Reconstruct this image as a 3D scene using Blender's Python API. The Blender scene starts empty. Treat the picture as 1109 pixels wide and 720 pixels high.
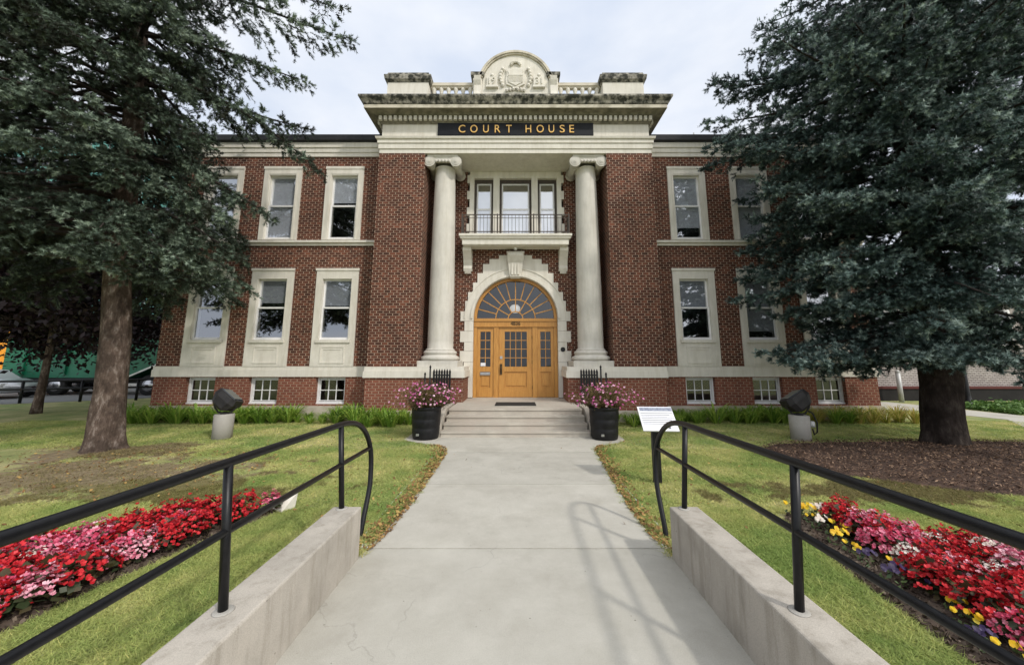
import bpy, math, random
import numpy as np
from mathutils import Vector, Matrix
random.seed(7)
rng = np.random.default_rng(11)
PI = math.pi
sc = bpy.context.scene
col = sc.collection

# ------------------------------------------------------------------ materials
MATS = {}
def nmat(name):
    m = bpy.data.materials.new(name); m.use_nodes = True
    nt = m.node_tree; nt.nodes.clear()
    out = nt.nodes.new('ShaderNodeOutputMaterial')
    b = nt.nodes.new('ShaderNodeBsdfPrincipled')
    nt.links.new(b.outputs[0], out.inputs[0])
    MATS[name] = m
    return m, nt, b, out
def rgba(c): return (c[0], c[1], c[2], 1)
def noise(nt, vec, scale, detail=4, rough=.6):
    n = nt.nodes.new('ShaderNodeTexNoise'); n.inputs['Scale'].default_value = scale
    n.inputs['Detail'].default_value = detail; n.inputs['Roughness'].default_value = rough
    if vec is not None: nt.links.new(vec, n.inputs['Vector'])
    return n.outputs['Fac']
def ramp(nt, fac, stops):
    r = nt.nodes.new('ShaderNodeValToRGB'); e = r.color_ramp.elements
    while len(e) < len(stops): e.new(.5)
    for i, (p, c) in enumerate(stops):
        e[i].position = p; e[i].color = rgba(c) if not isinstance(c, (int, float)) else (c, c, c, 1)
    nt.links.new(fac, r.inputs[0]); return r.outputs[0]
def mix(nt, fac, a, b, mode='MIX'):
    m = nt.nodes.new('ShaderNodeMix'); m.data_type = 'RGBA'; m.blend_type = mode
    for s, v in ((0, fac), (6, a), (7, b)):
        if hasattr(v, 'is_output'): nt.links.new(v, m.inputs[s])
        elif s == 0: m.inputs[0].default_value = v
        else: m.inputs[s].default_value = rgba(v)
    return m.outputs[2]
def coords(nt, kind='Object'):
    t = nt.nodes.new('ShaderNodeTexCoord'); return t.outputs[kind]
def bump(nt, b, h, strength=.3, dist=.01):
    n = nt.nodes.new('ShaderNodeBump'); n.inputs['Strength'].default_value = strength
    n.inputs['Distance'].default_value = dist
    nt.links.new(h, n.inputs['Height']); nt.links.new(n.outputs[0], b.inputs['Normal'])
def simple(name, c1, c2=None, scale=3, rough=.8, bs=.0, bscale=40, metal=0, spec=.3, detail=5, lo=.35, hi=.65, big=None):
    m, nt, b, o = nmat(name)
    b.inputs['Roughness'].default_value = rough; b.inputs['Metallic'].default_value = metal
    b.inputs['Specular IOR Level'].default_value = spec
    v = coords(nt)
    if c2 is None: c2 = tuple(x*.8 for x in c1)
    c = ramp(nt, noise(nt, v, scale, detail), [(lo, c1), (hi, c2)])
    if big:
        c = mix(nt, ramp(nt, noise(nt, v, big[0], 3), [(.42, 0.), (.62, 1.)]), c, big[1])
    nt.links.new(c, b.inputs['Base Color'])
    if bs: bump(nt, b, noise(nt, v, bscale, 4), bs, .02)
    return m
def brick(name, c1, c2, c3, mortar, ms=.013, bedk=(.62, .55, .55)):
    m, nt, b, o = nmat(name)
    uv = coords(nt, 'UV'); ob = coords(nt)
    t = nt.nodes.new('ShaderNodeTexBrick'); nt.links.new(uv, t.inputs['Vector'])
    t.inputs['Scale'].default_value = 1; t.inputs['Brick Width'].default_value = .215
    t.inputs['Row Height'].default_value = .087; t.inputs['Mortar Size'].default_value = ms
    t.inputs['Mortar Smooth'].default_value = .2; t.inputs['Bias'].default_value = 0
    t.inputs['Color1'].default_value = rgba(c1); t.inputs['Color2'].default_value = rgba(c2)
    t.inputs['Mortar'].default_value = rgba(mortar)
    su = nt.nodes.new('ShaderNodeSeparateXYZ'); nt.links.new(uv, su.inputs[0])
    dv_ = nt.nodes.new('ShaderNodeMath'); dv_.operation = 'DIVIDE'; nt.links.new(su.outputs['Y'], dv_.inputs[0]); dv_.inputs[1].default_value = .087
    fr_ = nt.nodes.new('ShaderNodeMath'); fr_.operation = 'FRACT'; nt.links.new(dv_.outputs[0], fr_.inputs[0])
    bed = ramp(nt, fr_.outputs[0], [(0, 1.), (.13, 1.), (.15, 0.), (.86, 0.), (.88, 1.), (1, 1.)])
    mort = mix(nt, bed, mortar, tuple(x*k for x, k in zip(mortar, bedk)))
    n1 = ramp(nt, noise(nt, uv, 5, 4, .7), [(.42, 0.), (.66, .9)])
    c = mix(nt, n1, t.outputs['Color'], c3)
    c = mix(nt, t.outputs['Fac'], c, mort)
    w = ramp(nt, noise(nt, ob, .55, 4), [(.3, (.78, .76, .74)), (.65, (1.12, 1.1, 1.08))])
    c = mix(nt, 1.0, c, w, 'MULTIPLY')
    nt.links.new(c, b.inputs['Base Color'])
    b.inputs['Roughness'].default_value = .85; b.inputs['Specular IOR Level'].default_value = .2
    inv = nt.nodes.new('ShaderNodeMath'); inv.operation = 'SUBTRACT'; inv.inputs[0].default_value = 1
    nt.links.new(t.outputs['Fac'], inv.inputs[1])
    bump(nt, b, inv.outputs[0], .5, .012)
    return m
def tinted(name, stops, rough=.6, spec=.25, trans=0.0, scale=None):
    """colour picked by the per-leaf attribute 'tint'"""
    m, nt, b, o = nmat(name)
    a = nt.nodes.new('ShaderNodeAttribute'); a.attribute_name = 'tint'
    c = ramp(nt, a.outputs['Fac'], stops)
    nt.links.new(c, b.inputs['Base Color'])
    b.inputs['Roughness'].default_value = rough; b.inputs['Specular IOR Level'].default_value = spec
    if trans:
        t = nt.nodes.new('ShaderNodeBsdfTranslucent'); nt.links.new(c, t.inputs['Color'])
        mx = nt.nodes.new('ShaderNodeMixShader'); mx.inputs[0].default_value = trans
        nt.links.new(b.outputs[0], mx.inputs[1]); nt.links.new(t.outputs[0], mx.inputs[2])
        nt.links.new(mx.outputs[0], o.inputs[0])
    return m

brick('brick', (.195, .070, .041), (.072, .028, .019), (.042, .022, .017), (.47, .37, .29), .0100, (.50, .43, .41))
brick('basement_brick', (.25, .090, .056), (.18, .06, .04), (.14, .052, .036), (.40, .30, .22), .010)
brick('pale_brick', (.50, .47, .44), (.40, .37, .35), (.34, .31, .29), (.22, .20, .19), .016)
simple('stone', (.70, .665, .585), (.60, .565, .49), 1.7, .85, .15, 60, big=(.5, (.64, .605, .535)))
simple('column_stone', (.60, .57, .505), (.51, .485, .43), 1.4, .8, .12, 70, detail=8)
simple('stone_weathered', (.40, .37, .31), (.04, .04, .032), 5.5, .9, .3, 30, detail=9, lo=.34, hi=.57)
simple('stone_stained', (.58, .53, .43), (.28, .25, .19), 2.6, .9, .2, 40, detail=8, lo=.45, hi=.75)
simple('stone_dark', (.30, .275, .215), (.13, .12, .09), 3.5, .9, .2, 40, detail=8, lo=.36, hi=.66)  # darker mottled stone for the cornice bed mould and soffit
simple('plinth_concrete', (.52, .46, .38), (.42, .37, .30), 3, .9, .2, 50)
simple('white_paint', (.78, .77, .76), (.70, .69, .68), 5, .45, 0)
simple('blind_sky_white', (.76, .77, .82), (.70, .71, .76), 2, .8, 0)  # pale tone of blinds, also standing in for sky reflections
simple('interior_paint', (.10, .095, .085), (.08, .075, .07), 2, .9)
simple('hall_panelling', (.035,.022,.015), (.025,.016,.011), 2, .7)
simple('roof_metal', (.018, .019, .021), (.03, .03, .032), 3, .5)
simple('black_iron', (.006, .006, .007), (.011, .011, .012), 12, .45, .0, spec=.3)
simple('rail_paint', (.005, .005, .006), (.009, .009, .010), 30, .38, .05, 220, spec=.3)
simple('dark_iron', (.05, .042, .035), (.09, .07, .055), 14, .6)
simple('board_black', (.005, .006, .008), (.009, .010, .013), 3, .5, spec=.2)
simple('gold', (.75, .47, .14), (.62, .36, .10), 20, .35, metal=.35, spec=.5)
simple('planter_plastic', (.006, .006, .007), (.010, .010, .011), 8, .45, spec=.3)
simple('lamp_metal', (.018, .017, .018), (.032, .030, .030), 7, .55)
simple('step_concrete', (.50, .46, .39), (.40, .365, .31), 2.2, .9, .25, 70, big=(1.3, (.44, .39, .33)))
simple('bronze', (.05, .035, .02), (.08, .055, .03), 9, .4, metal=.5)
simple('nickel', (.5, .5, .5), (.42, .42, .42), 6, .35, metal=.8)
simple('mat_rubber', (.02, .02, .02), (.035, .033, .03), 60, .9)
simple('frosted_globe', (.85, .85, .83), (.8, .8, .78), 3, .3)
simple('asphalt', (.20, .20, .20), (.16, .16, .16), 1.3, .9, .2, 90)
simple('truck_green', (.008, .13, .065), (.006, .11, .055), 2, .4, spec=.5)
simple('truck_orange', (.85, .34, .025), (.78, .30, .02), 2, .5)
simple('car_silver', (.50, .51, .53), (.46, .47, .49), 2, .3, metal=.4, spec=.5)
simple('car_red', (.16, .012, .018), (.13, .01, .014), 2, .3, spec=.5)
simple('tyre', (.016, .016, .016), (.026, .026, .026), 18, .85)
simple('chrome', (.6, .6, .62), (.5, .5, .52), 6, .25, metal=.9)
simple('tail_red', (.35, .01, .01), (.3, .01, .01), 4, .3)
simple('headlight', (.7, .7, .7), (.6, .6, .6), 4, .2)
simple('cream_render', (.66, .60, .50), (.60, .54, .45), 1.5, .9)
simple('dark_glass', (.03, .035, .04), (.05, .055, .06), .5, .12, spec=.6)
simple('teal_panel', (.15, .42, .36), (.12, .36, .31), .6, .35, spec=.5)
simple('red_trim', (.10, .025, .02), (.08, .02, .018), 3, .7)
simple('dark_base', (.012, .011, .011), (.02, .018, .017), 2, .9)
simple('galvanised', (.48, .48, .46), (.40, .40, .39), 6, .5, metal=.3)
simple('soil', (.085, .060, .045), (.045, .032, .025), 9, 1, .6, 30, detail=8, big=(2, (.13, .10, .075)))
simple('paper_white', (.75, .75, .77), (.72, .72, .74), 3, .4)
simple('print_grey', (.16, .18, .24), (.32, .34, .40), 30, .5)
simple('print_dark', (.10, .10, .12), (.16, .16, .18), 30, .5)
simple('twig_bark', (.040, .030, .024), (.022, .017, .014), 12, .95)

m_, nt_, b_, o_ = nmat('lit_globe'); b_.inputs['Base Color'].default_value = (.85, .85, .82, 1); b_.inputs['Emission Color'].default_value = (1, .96, .88, 1); b_.inputs['Emission Strength'].default_value = .45
def concrete(name, c1, c2, stain, speck):
    m, nt, b, o = nmat(name); v = coords(nt)
    c = ramp(nt, noise(nt, v, 1.1, 6, .65), [(.3, c1), (.7, c2)])
    f = ramp(nt, noise(nt, v, 160, 2), [(.35, (.86, .86, .86)), (.65, (1.08, 1.08, 1.08))])
    c = mix(nt, 1, c, f, 'MULTIPLY')
    s = ramp(nt, noise(nt, v, .8, 7, .7), [(.50, 0.), (.70, .75)])
    c = mix(nt, s, c, stain)
    vo = nt.nodes.new('ShaderNodeTexVoronoi'); vo.inputs['Scale'].default_value = 9
    nt.links.new(v, vo.inputs['Vector'])
    d = ramp(nt, vo.outputs['Distance'], [(.035, 1.), (.06, 0.)])
    d2 = mix(nt, 1, d, ramp(nt, noise(nt, v, 3, 2), [(.5, 0.), (.55, 1.)]), 'MULTIPLY')
    c = mix(nt, d2, c, speck)
    nt.links.new(c, b.inputs['Base Color']); b.inputs['Roughness'].default_value = .9
    b.inputs['Specular IOR Level'].default_value = .2
    bump(nt, b, noise(nt, v, 120, 3), .25, .01)
    return m
concrete('path_concrete', (.53, .51, .455), (.455, .435, .385), (.37, .35, .305), (.14, .13, .11))
m_ = MATS['path_concrete']; nt_ = m_.node_tree; b_ = [n for n in nt_.nodes if n.type == 'BSDF_PRINCIPLED'][0]
src_ = b_.inputs['Base Color'].links[0].from_socket; ob_ = coords(nt_)
g_ = nt_.nodes.new('ShaderNodeNewGeometry')
c_ = mix(nt_, 1, src_, ramp(nt_, g_.outputs['Random Per Island'], [(0, (.92, .92, .91)), (1, (1.05, 1.045, 1.03))]), 'MULTIPLY')
wv = nt_.nodes.new('ShaderNodeVectorMath'); wv.operation = 'ADD'; nt_.links.new(ob_, wv.inputs[0])
nn = nt_.nodes.new('ShaderNodeTexNoise'); nn.inputs['Scale'].default_value = 3; nn.inputs['Detail'].default_value = 5; nt_.links.new(ob_, nn.inputs['Vector'])
sc_ = nt_.nodes.new('ShaderNodeVectorMath'); sc_.operation = 'SCALE'; sc_.inputs['Scale'].default_value = .5; nt_.links.new(nn.outputs['Color'], sc_.inputs[0]); nt_.links.new(sc_.outputs[0], wv.inputs[1])
vo_ = nt_.nodes.new('ShaderNodeTexVoronoi'); vo_.feature = 'DISTANCE_TO_EDGE'; vo_.inputs['Scale'].default_value = .42; nt_.links.new(wv.outputs[0], vo_.inputs['Vector'])
ck = mix(nt_, 1, ramp(nt_, vo_.outputs['Distance'], [(.001, .28), (.0024, 0.)]), ramp(nt_, noise(nt_, ob_, .9, 3), [(.48, 0.), (.56, 1.)]), 'MULTIPLY')
c_ = mix(nt_, ck, c_, (.16, .15, .13))
c_ = mix(nt_, 1, c_, ramp(nt_, noise(nt_, ob_, 2.4, 8, .75), [(.3, (.90, .895, .88)), (.55, (1.0, 1.0, 1.0)), (.75, (1.07, 1.07, 1.07))]), 'MULTIPLY')
nt_.links.new(c_, b_.inputs['Base Color'])
concrete('wall_concrete', (.51, .465, .40), (.42, .385, .335), (.30, .275, .235), (.16, .15, .13))
def streaks(name, lo):
    m = MATS[name]; nt = m.node_tree; b = [n for n in nt.nodes if n.type == 'BSDF_PRINCIPLED'][0]
    src = b.inputs['Base Color'].links[0].from_socket
    mp = nt.nodes.new('ShaderNodeMapping'); mp.inputs['Scale'].default_value = (5, 5, .7); nt.links.new(coords(nt), mp.inputs['Vector'])
    k = ramp(nt, noise(nt, mp.outputs[0], 1.6, 6, .65), [(.36, (lo, lo*.99, lo*.965)), (.5, (1, 1, 1)), (.68, (1.06, 1.06, 1.06))])
    nt.links.new(mix(nt, 1, src, k, 'MULTIPLY'), b.inputs['Base Color'])
streaks('wall_concrete', .8); streaks('column_stone', .92); streaks('stone', .93)
concrete('base_concrete', (.42, .40, .36), (.34, .32, .29), (.25, .24, .21), (.15, .14, .12))

def wood(name, c1, c2):
    m, nt, b, o = nmat(name); v = coords(nt)
    mp = nt.nodes.new('ShaderNodeMapping'); mp.inputs['Scale'].default_value = (14, 14, 1.2)
    nt.links.new(v, mp.inputs['Vector'])
    c = ramp(nt, noise(nt, mp.outputs[0], 2.2, 6, .6), [(.32, c1), (.7, c2)])
    nt.links.new(c, b.inputs['Base Color']); b.inputs['Roughness'].default_value = .4
    b.inputs['Specular IOR Level'].default_value = .4
    bump(nt, b, noise(nt, mp.outputs[0], 4, 4), .08, .01)
wood('oak', (.54, .275, .068), (.40, .180, .038))
wood('oak_dark', (.36, .15, .03), (.26, .10, .02))

def glass(name, fac, tint=(.9, .92, .95), clear=(.5, .52, .53)):
    m, nt, b, o = nmat(name); nt.nodes.remove(b)
    g = nt.nodes.new('ShaderNodeBsdfGlossy'); g.inputs['Roughness'].default_value = .02
    g.inputs['Color'].default_value = rgba(tint)
    t = nt.nodes.new('ShaderNodeBsdfTransparent'); t.inputs['Color'].default_value = rgba(clear)
    v = coords(nt); bm = nt.nodes.new('ShaderNodeBump'); bm.inputs['Strength'].default_value = .05
    bm.inputs['Distance'].default_value = .05
    nt.links.new(noise(nt, v, 1.6, 1), bm.inputs['Height']); nt.links.new(bm.outputs[0], g.inputs['Normal'])
    mx = nt.nodes.new('ShaderNodeMixShader'); mx.inputs[0].default_value = fac
    nt.links.new(t.outputs[0], mx.inputs[1]); nt.links.new(g.outputs[0], mx.inputs[2])
    nt.links.new(mx.outputs[0], o.inputs[0])
glass('window_glass', .34, clear=(.6, .62, .63))
glass('upper_glass', .42, clear=(.88, .90, .91))
glass('door_glass', .06)
glass('fan_glass', .09, clear=(.62, .64, .66))
glass('basement_glass', .10)

def bark(name, c1, c2, c3):
    m, nt, b, o = nmat(name); v = coords(nt)
    mp = nt.nodes.new('ShaderNodeMapping'); mp.inputs['Scale'].default_value = (1, 1, .33)
    nt.links.new(v, mp.inputs['Vector'])
    n = noise(nt, mp.outputs[0], 11, 7, .7)
    c = ramp(nt, n, [(.3, c1), (.52, c2), (.7, c3)])
    c = mix(nt, ramp(nt, noise(nt, v, 2.6, 6, .65), [(.45, 0.), (.6, .8)]), c, tuple(x*.4 for x in c2))
    nt.links.new(c, b.inputs['Base Color']); b.inputs['Roughness'].default_value = 1
    b.inputs['Specular IOR Level'].default_value = .1
    bump(nt, b, n, 1, .06)
bark('bark_brown', (.035, .025, .02), (.13, .095, .075), (.34, .29, .25))
bark('bark_dark', (.022, .017, .015), (.055, .043, .037), (.10, .085, .072))

# lawn: object-space patches shared by the ground sheet and the blades standing on it
def lawn(name, blades):
    m, nt, b, o = nmat(name)
    g = nt.nodes.new('ShaderNodeNewGeometry'); v = g.outputs['Position']
    p = noise(nt, v, .9, 5, .6)
    k = 1.5 if blades else 1.25
    c = ramp(nt, p, [(.36, (.175*k, .225*k, .080*k)), (.5, (.265*k, .28*k, .115*k)), (.66, (.39*k, .355*k, .185*k))])
    fine = ramp(nt, noise(nt, v, 45, 3), [(.3, (.7, .72, .7)), (.7, (1.25, 1.22, 1.2))])
    c = mix(nt, 1, c, fine, 'MULTIPLY')
    # worn earth round the left tree: a patch of its own shape
    sp = nt.nodes.new('ShaderNodeSeparateXYZ'); nt.links.new(v, sp.inputs[0])
    def gauss(cx, cy, sx, sy):
        vm = nt.nodes.new('ShaderNodeVectorMath'); vm.operation = 'SUBTRACT'; nt.links.new(v, vm.inputs[0]); vm.inputs[1].default_value = (cx, cy, 0)
        vs = nt.nodes.new('ShaderNodeVectorMath'); vs.operation = 'MULTIPLY'; nt.links.new(vm.outputs[0], vs.inputs[0]); vs.inputs[1].default_value = (1/sx, 1/sy, 0)
        l = nt.nodes.new('ShaderNodeVectorMath'); l.operation = 'LENGTH'; nt.links.new(vs.outputs[0], l.inputs[0])
        a = nt.nodes.new('ShaderNodeMath'); a.operation = 'ADD'; nt.links.new(l.outputs['Value'], a.inputs[0])
        n = nt.nodes.new('ShaderNodeMath'); n.operation = 'MULTIPLY_ADD'; nt.links.new(noise(nt, v, 1.5, 6, .7), n.inputs[0]); n.inputs[1].default_value = 4.2; n.inputs[2].default_value = -2.1
        nt.links.new(n.outputs[0], a.inputs[1])
        return ramp(nt, a.outputs[0], [(.62, .95), (.9, 0.)])
    e = ramp(nt, noise(nt, v, 7, 7, .7), [(.3, (.15, .115, .07)), (.6, (.30, .235, .15)), (.8, (.38, .31, .2))])
    c = mix(nt, gauss(-7.3, 6.7, 3.2, 1.5), c, e)
    c = mix(nt, gauss(-8.6, 8.3, 1.9, 1.1), c, e)
    c = mix(nt, gauss(5.6, 5.9, 2.6, .8), c, ramp(nt, noise(nt, v, 9, 6), [(.35, (.22, .185, .09)), (.7, (.15, .12, .06))]))
    c = mix(nt, gauss(-5.2, 5.9, 2.2, .7), c, ramp(nt, noise(nt, v, 9, 6), [(.35, (.22, .19, .085)), (.7, (.16, .14, .06))]))
    if blades:
        a = nt.nodes.new('ShaderNodeAttribute'); a.attribute_name = 'tint'
        c = mix(nt, 1, c, ramp(nt, a.outputs['Fac'], [(0, (.8, .9, .7)), (.6, (1.15, 1.2, 1.0)), (1, (1.7, 1.5, 1.4))]), 'MULTIPLY')
    nt.links.new(c, b.inputs['Base Color']); b.inputs['Roughness'].default_value = .8
    b.inputs['Specular IOR Level'].default_value = .15
    if blades:
        t = nt.nodes.new('ShaderNodeBsdfTranslucent'); nt.links.new(c, t.inputs['Color'])
        mx = nt.nodes.new('ShaderNodeMixShader'); mx.inputs[0].default_value = .35
        nt.links.new(b.outputs[0], mx.inputs[1]); nt.links.new(t.outputs[0], mx.inputs[2]); nt.links.new(mx.outputs[0], o.inputs[0])
    else: bump(nt, b, noise(nt, v, 70, 4), .8, .03)
lawn('lawn', False); lawn('grass_blades', True)
m, nt, b, o = nmat('mulch'); v = coords(nt)
c = ramp(nt, noise(nt, v, 5, 8, .75), [(.3, (.028, .018, .014)), (.5, (.085, .050, .035)), (.72, (.20, .125, .085))])
nt.links.new(c, b.inputs['Base Color']); b.inputs['Roughness'].default_value = 1; bump(nt, b, noise(nt, v, 30, 6), 1, .04)

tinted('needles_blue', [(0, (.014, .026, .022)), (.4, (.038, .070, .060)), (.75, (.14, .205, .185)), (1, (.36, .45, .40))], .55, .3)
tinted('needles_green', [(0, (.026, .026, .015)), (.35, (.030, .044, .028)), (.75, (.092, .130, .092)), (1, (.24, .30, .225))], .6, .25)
tinted('purple_leaves', [(0, (.012, .008, .010)), (.7, (.028, .014, .018)), (1, (.05, .03, .028))], .5, .3, .2)
tinted('lily_leaves', [(0, (.09, .19, .025)), (.5, (.20, .34, .045)), (.85, (.34, .44, .08)), (1, (.45, .42, .12))], .5, .3, .35)
tinted('ochre_leaves', [(0, (.22, .27, .04)), (.5, (.42, .40, .08)), (1, (.56, .42, .14))], .5, .3, .3)
tinted('shrub_leaves', [(0, (.03, .07, .015)), (.6, (.07, .14, .03)), (1, (.14, .2, .05))], .5, .3, .25)
tinted('begonia_leaves', [(0, (.02, .035, .014)), (.5, (.05, .05, .02)), (1, (.09, .05, .03))], .4, .4)
tinted('pansy_leaves', [(0, (.03, .06, .02)), (1, (.10, .14, .05))], .5, .3)
tinted('petals_red', [(0, (.22, .004, .010)), (.5, (.50, .010, .018)), (1, (.72, .045, .055))], .5, .3, .2)
tinted('petals_pink', [(0, (.42, .025, .07)), (.5, (.66, .10, .19)), (1, (.80, .32, .42))], .5, .3, .2)
tinted('petals_rose', [(0, (.55, .12, .19)), (.5, (.75, .32, .40)), (1, (.85, .55, .60))], .5, .3, .2)
tinted('petals_white', [(0, (.62, .50, .42)), (.5, (.80, .74, .66)), (1, (.85, .82, .78))], .5, .3, .2)
tinted('petals_yellow', [(0, (.62, .33, .01)), (.6, (.82, .58, .02)), (1, (.85, .72, .12))], .5, .3, .2)
tinted('petals_violet', [(0, (.018, .01, .04)), (.7, (.05, .028, .10)), (1, (.22, .19, .3))], .5, .3, .2)
tinted('petals_cosmos', [(0, (.45, .06, .24)), (.5, (.68, .22, .42)), (1, (.85, .58, .70))], .5, .3, .3)
tinted('cosmos_leaves', [(0, (.10, .08, .035)), (.5, (.18, .14, .06)), (1, (.27, .18, .10))], .6, .2, .3)
tinted('leaf_litter', [(0, (.12, .055, .025)), (.5, (.27, .15, .06)), (1, (.42, .30, .10))], .8, .2)
tinted('mulch_bits', [(0, (.028, .019, .015)), (.6, (.11, .066, .045)), (1, (.36, .24, .16))], .9, .1)
tinted('cover_leaves', [(0, (.05, .12, .02)), (1, (.16, .27, .07))], .5, .3, .2)
MT = MATS

# ------------------------------------------------------------------ mesh helpers
class MB:
    def __init__(s): s.v = []; s.f = []; s.sm = []
    def add(s, vs, fs, smooth=False):
        n = len(s.v); s.v += [tuple(p) for p in vs]
        s.f += [tuple(i+n for i in f) for f in fs]; s.sm += [smooth]*len(fs); return s
    def box(s, x0, x1, y0, y1, z0, z1):
        return s.add([(x0,y0,z0),(x1,y0,z0),(x1,y1,z0),(x0,y1,z0),(x0,y0,z1),(x1,y0,z1),(x1,y1,z1),(x0,y1,z1)],
              [(0,3,2,1),(4,5,6,7),(0,1,5,4),(1,2,6,5),(2,3,7,6),(3,0,4,7)])
    def loft(s, rings, smooth=False, cap=True, closed=True):
        n = len(rings[0]); vs = [p for r in rings for p in r]; fs = []
        for i in range(len(rings)-1):
            for j in range(n if closed else n-1):
                k = (j+1) % n
                fs.append((i*n+j, i*n+k, (i+1)*n+k, (i+1)*n+j))
        if cap: fs.append(tuple(range(n-1, -1, -1))); fs.append(tuple((len(rings)-1)*n+j for j in range(n)))
        return s.add(vs, fs, smooth)
    def rects(s, x0, x1, y0, y1, prof):
        """mitred moulding: rectangle footprint grown by off at each height"""
        return s.loft([[(x0-o,y0-o,z),(x1+o,y0-o,z),(x1+o,y1+o,z),(x0-o,y1+o,z)] for o, z in prof])
    def lathe(s, cx, cy, prof, seg=24, cap=True):
        return s.loft([[(cx+r*math.cos(2*PI*j/seg), cy+r*math.sin(2*PI*j/seg), z) for j in range(seg)] for r, z in prof], True, cap)
    def prism(s, poly, y0, y1):
        """polygon in XZ (counter-clockwise seen from -Y) extruded along Y"""
        n = len(poly)
        return s.add([(x,y0,z) for x,z in poly]+[(x,y1,z) for x,z in poly],
              [tuple(range(n)), tuple(range(2*n-1, n-1, -1))]+[(i, n+i, n+(i+1)%n, (i+1)%n) for i in range(n)])
    def prismx(s, poly, x0, x1):
        """polygon in YZ extruded along X"""
        n = len(poly)
        return s.add([(x0,y,z) for y,z in poly]+[(x1,y,z) for y,z in poly],
              [tuple(range(n-1,-1,-1)), tuple(range(n, 2*n))]+[(i, (i+1)%n, n+(i+1)%n, n+i) for i in range(n)])
    def tube(s, pts, rad, seg=10, cap=True):
        pts = [Vector(p) for p in pts]; rings = []; up = None
        for i, p in enumerate(pts):
            d = (pts[min(i+1, len(pts)-1)]-pts[max(i-1, 0)]).normalized()
            if up is None: up = d.orthogonal().normalized()
            up = (up-d*up.dot(d)).normalized(); w = d.cross(up)
            r = rad[i] if isinstance(rad, (list, tuple)) else rad
            rings.append([tuple(p+(up*math.cos(2*PI*j/seg)+w*math.sin(2*PI*j/seg))*r) for j in range(seg)])
        return s.loft(rings, True, cap)
    def ringarc(s, cx, cz, r0, r1, y0, y1, a0=0, a1=PI, n=28):
        """arch band in the XZ plane"""
        rings = []
        for i in range(n+1):
            a = a0+(a1-a0)*i/n; c, q = math.cos(a), math.sin(a)
            rings.append([(cx+r0*c,y0,cz+r0*q),(cx+r1*c,y0,cz+r1*q),(cx+r1*c,y1,cz+r1*q),(cx+r0*c,y1,cz+r0*q)])
        return s.loft(rings, False, True)
    def wall(s, x0, x1, z0, z1, y0, y1, holes=()):
        """wall slab in XZ with rectangular openings (x0,x1,z0,z1)"""
        xs = sorted({x0, x1, *[h[0] for h in holes], *[h[1] for h in holes]}); zs = sorted({z0, z1, *[h[2] for h in holes], *[h[3] for h in holes]})
        def solid(i, j):
            if i < 0 or j < 0 or i >= len(xs)-1 or j >= len(zs)-1: return False
            cx, cz = (xs[i]+xs[i+1])/2, (zs[j]+zs[j+1])/2
            return not any(h[0] < cx < h[1] and h[2] < cz < h[3] for h in holes)
        for i in range(len(xs)-1):
            for j in range(len(zs)-1):
                if not solid(i, j): continue
                a, b, c, d = xs[i], xs[i+1], zs[j], zs[j+1]
                s.add([(a,y0,c),(b,y0,c),(b,y0,d),(a,y0,d)], [(0,1,2,3)]); s.add([(a,y1,c),(b,y1,c),(b,y1,d),(a,y1,d)], [(3,2,1,0)])
                if not solid(i-1, j): s.add([(a,y0,c),(a,y0,d),(a,y1,d),(a,y1,c)], [(0,1,2,3)])
                if not solid(i+1, j): s.add([(b,y0,c),(b,y0,d),(b,y1,d),(b,y1,c)], [(3,2,1,0)])
                if not solid(i, j-1): s.add([(a,y0,c),(b,y0,c),(b,y1,c),(a,y1,c)], [(3,2,1,0)])
                if not solid(i, j+1): s.add([(a,y0,d),(b,y0,d),(b,y1,d),(a,y1,d)], [(0,1,2,3)])
        return s
    def build(s, name, mat, parent=None, origin=None, bevel=0):
        """ONE mesh object; vertices are given in world space unless origin says otherwise"""
        o3 = np.array(origin if origin is not None else wloc(parent), dtype=float)
        me = bpy.data.meshes.new(name)
        me.from_pydata([tuple(np.array(p)-o3) for p in s.v], [], s.f)
        me.validate(clean_customdata=False)
        if len(me.polygons) == len(s.sm): me.polygons.foreach_set('use_smooth', s.sm)
        # box-mapped UV in metres
        uv = me.uv_layers.new(name='UVMap')
        nl = len(me.loops); co = np.empty(len(me.vertices)*3); me.vertices.foreach_get('co', co); co = co.reshape(-1, 3)+o3
        vi = np.empty(nl, dtype=int); me.loops.foreach_get('vertex_index', vi)
        nr = np.empty(len(me.polygons)*3); me.polygons.foreach_get('normal', nr); nr = np.abs(nr.reshape(-1, 3))
        lt = np.empty(len(me.polygons), dtype=int); me.polygons.foreach_get('loop_total', lt)
        ax = np.repeat(nr.argmax(1), lt); p = co[vi]
        U = np.where(ax == 0, p[:, 1], p[:, 0]); V = np.where(ax == 2, p[:, 1], p[:, 2])
        uv.data.foreach_set('uv', np.stack([U, V], 1).ravel())
        me.materials.append(MT[mat])
        o = bpy.data.objects.new(name, me); col.objects.link(o)
        if parent: o.parent = parent
        elif origin is not None: o.location = origin
        if bevel:
            b = o.modifiers.new('bevel', 'BEVEL'); b.width = bevel; b.segments = 2; b.limit_method = 'ANGLE'
        return o
def wloc(o):
    v = Vector((0, 0, 0))
    while o is not None: v += o.location; o = o.parent
    return tuple(v)
def tag(o, label=None, cat=None, group=None, kind=None):
    for k, v in (('label', label), ('category', cat), ('group', group), ('kind', kind)):
        if v: o[k] = v
    return o
def thing(name, label, cat, loc=(0, 0, 0), rz=0, group=None):
    o = bpy.data.objects.new(name, None); col.objects.link(o); o.location = loc; o.rotation_euler = (0, 0, rz)
    o.empty_display_size = .1
    return tag(o, label, cat, group)
def kids(o): return [c for c in col.objects if c.parent == o]
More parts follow.
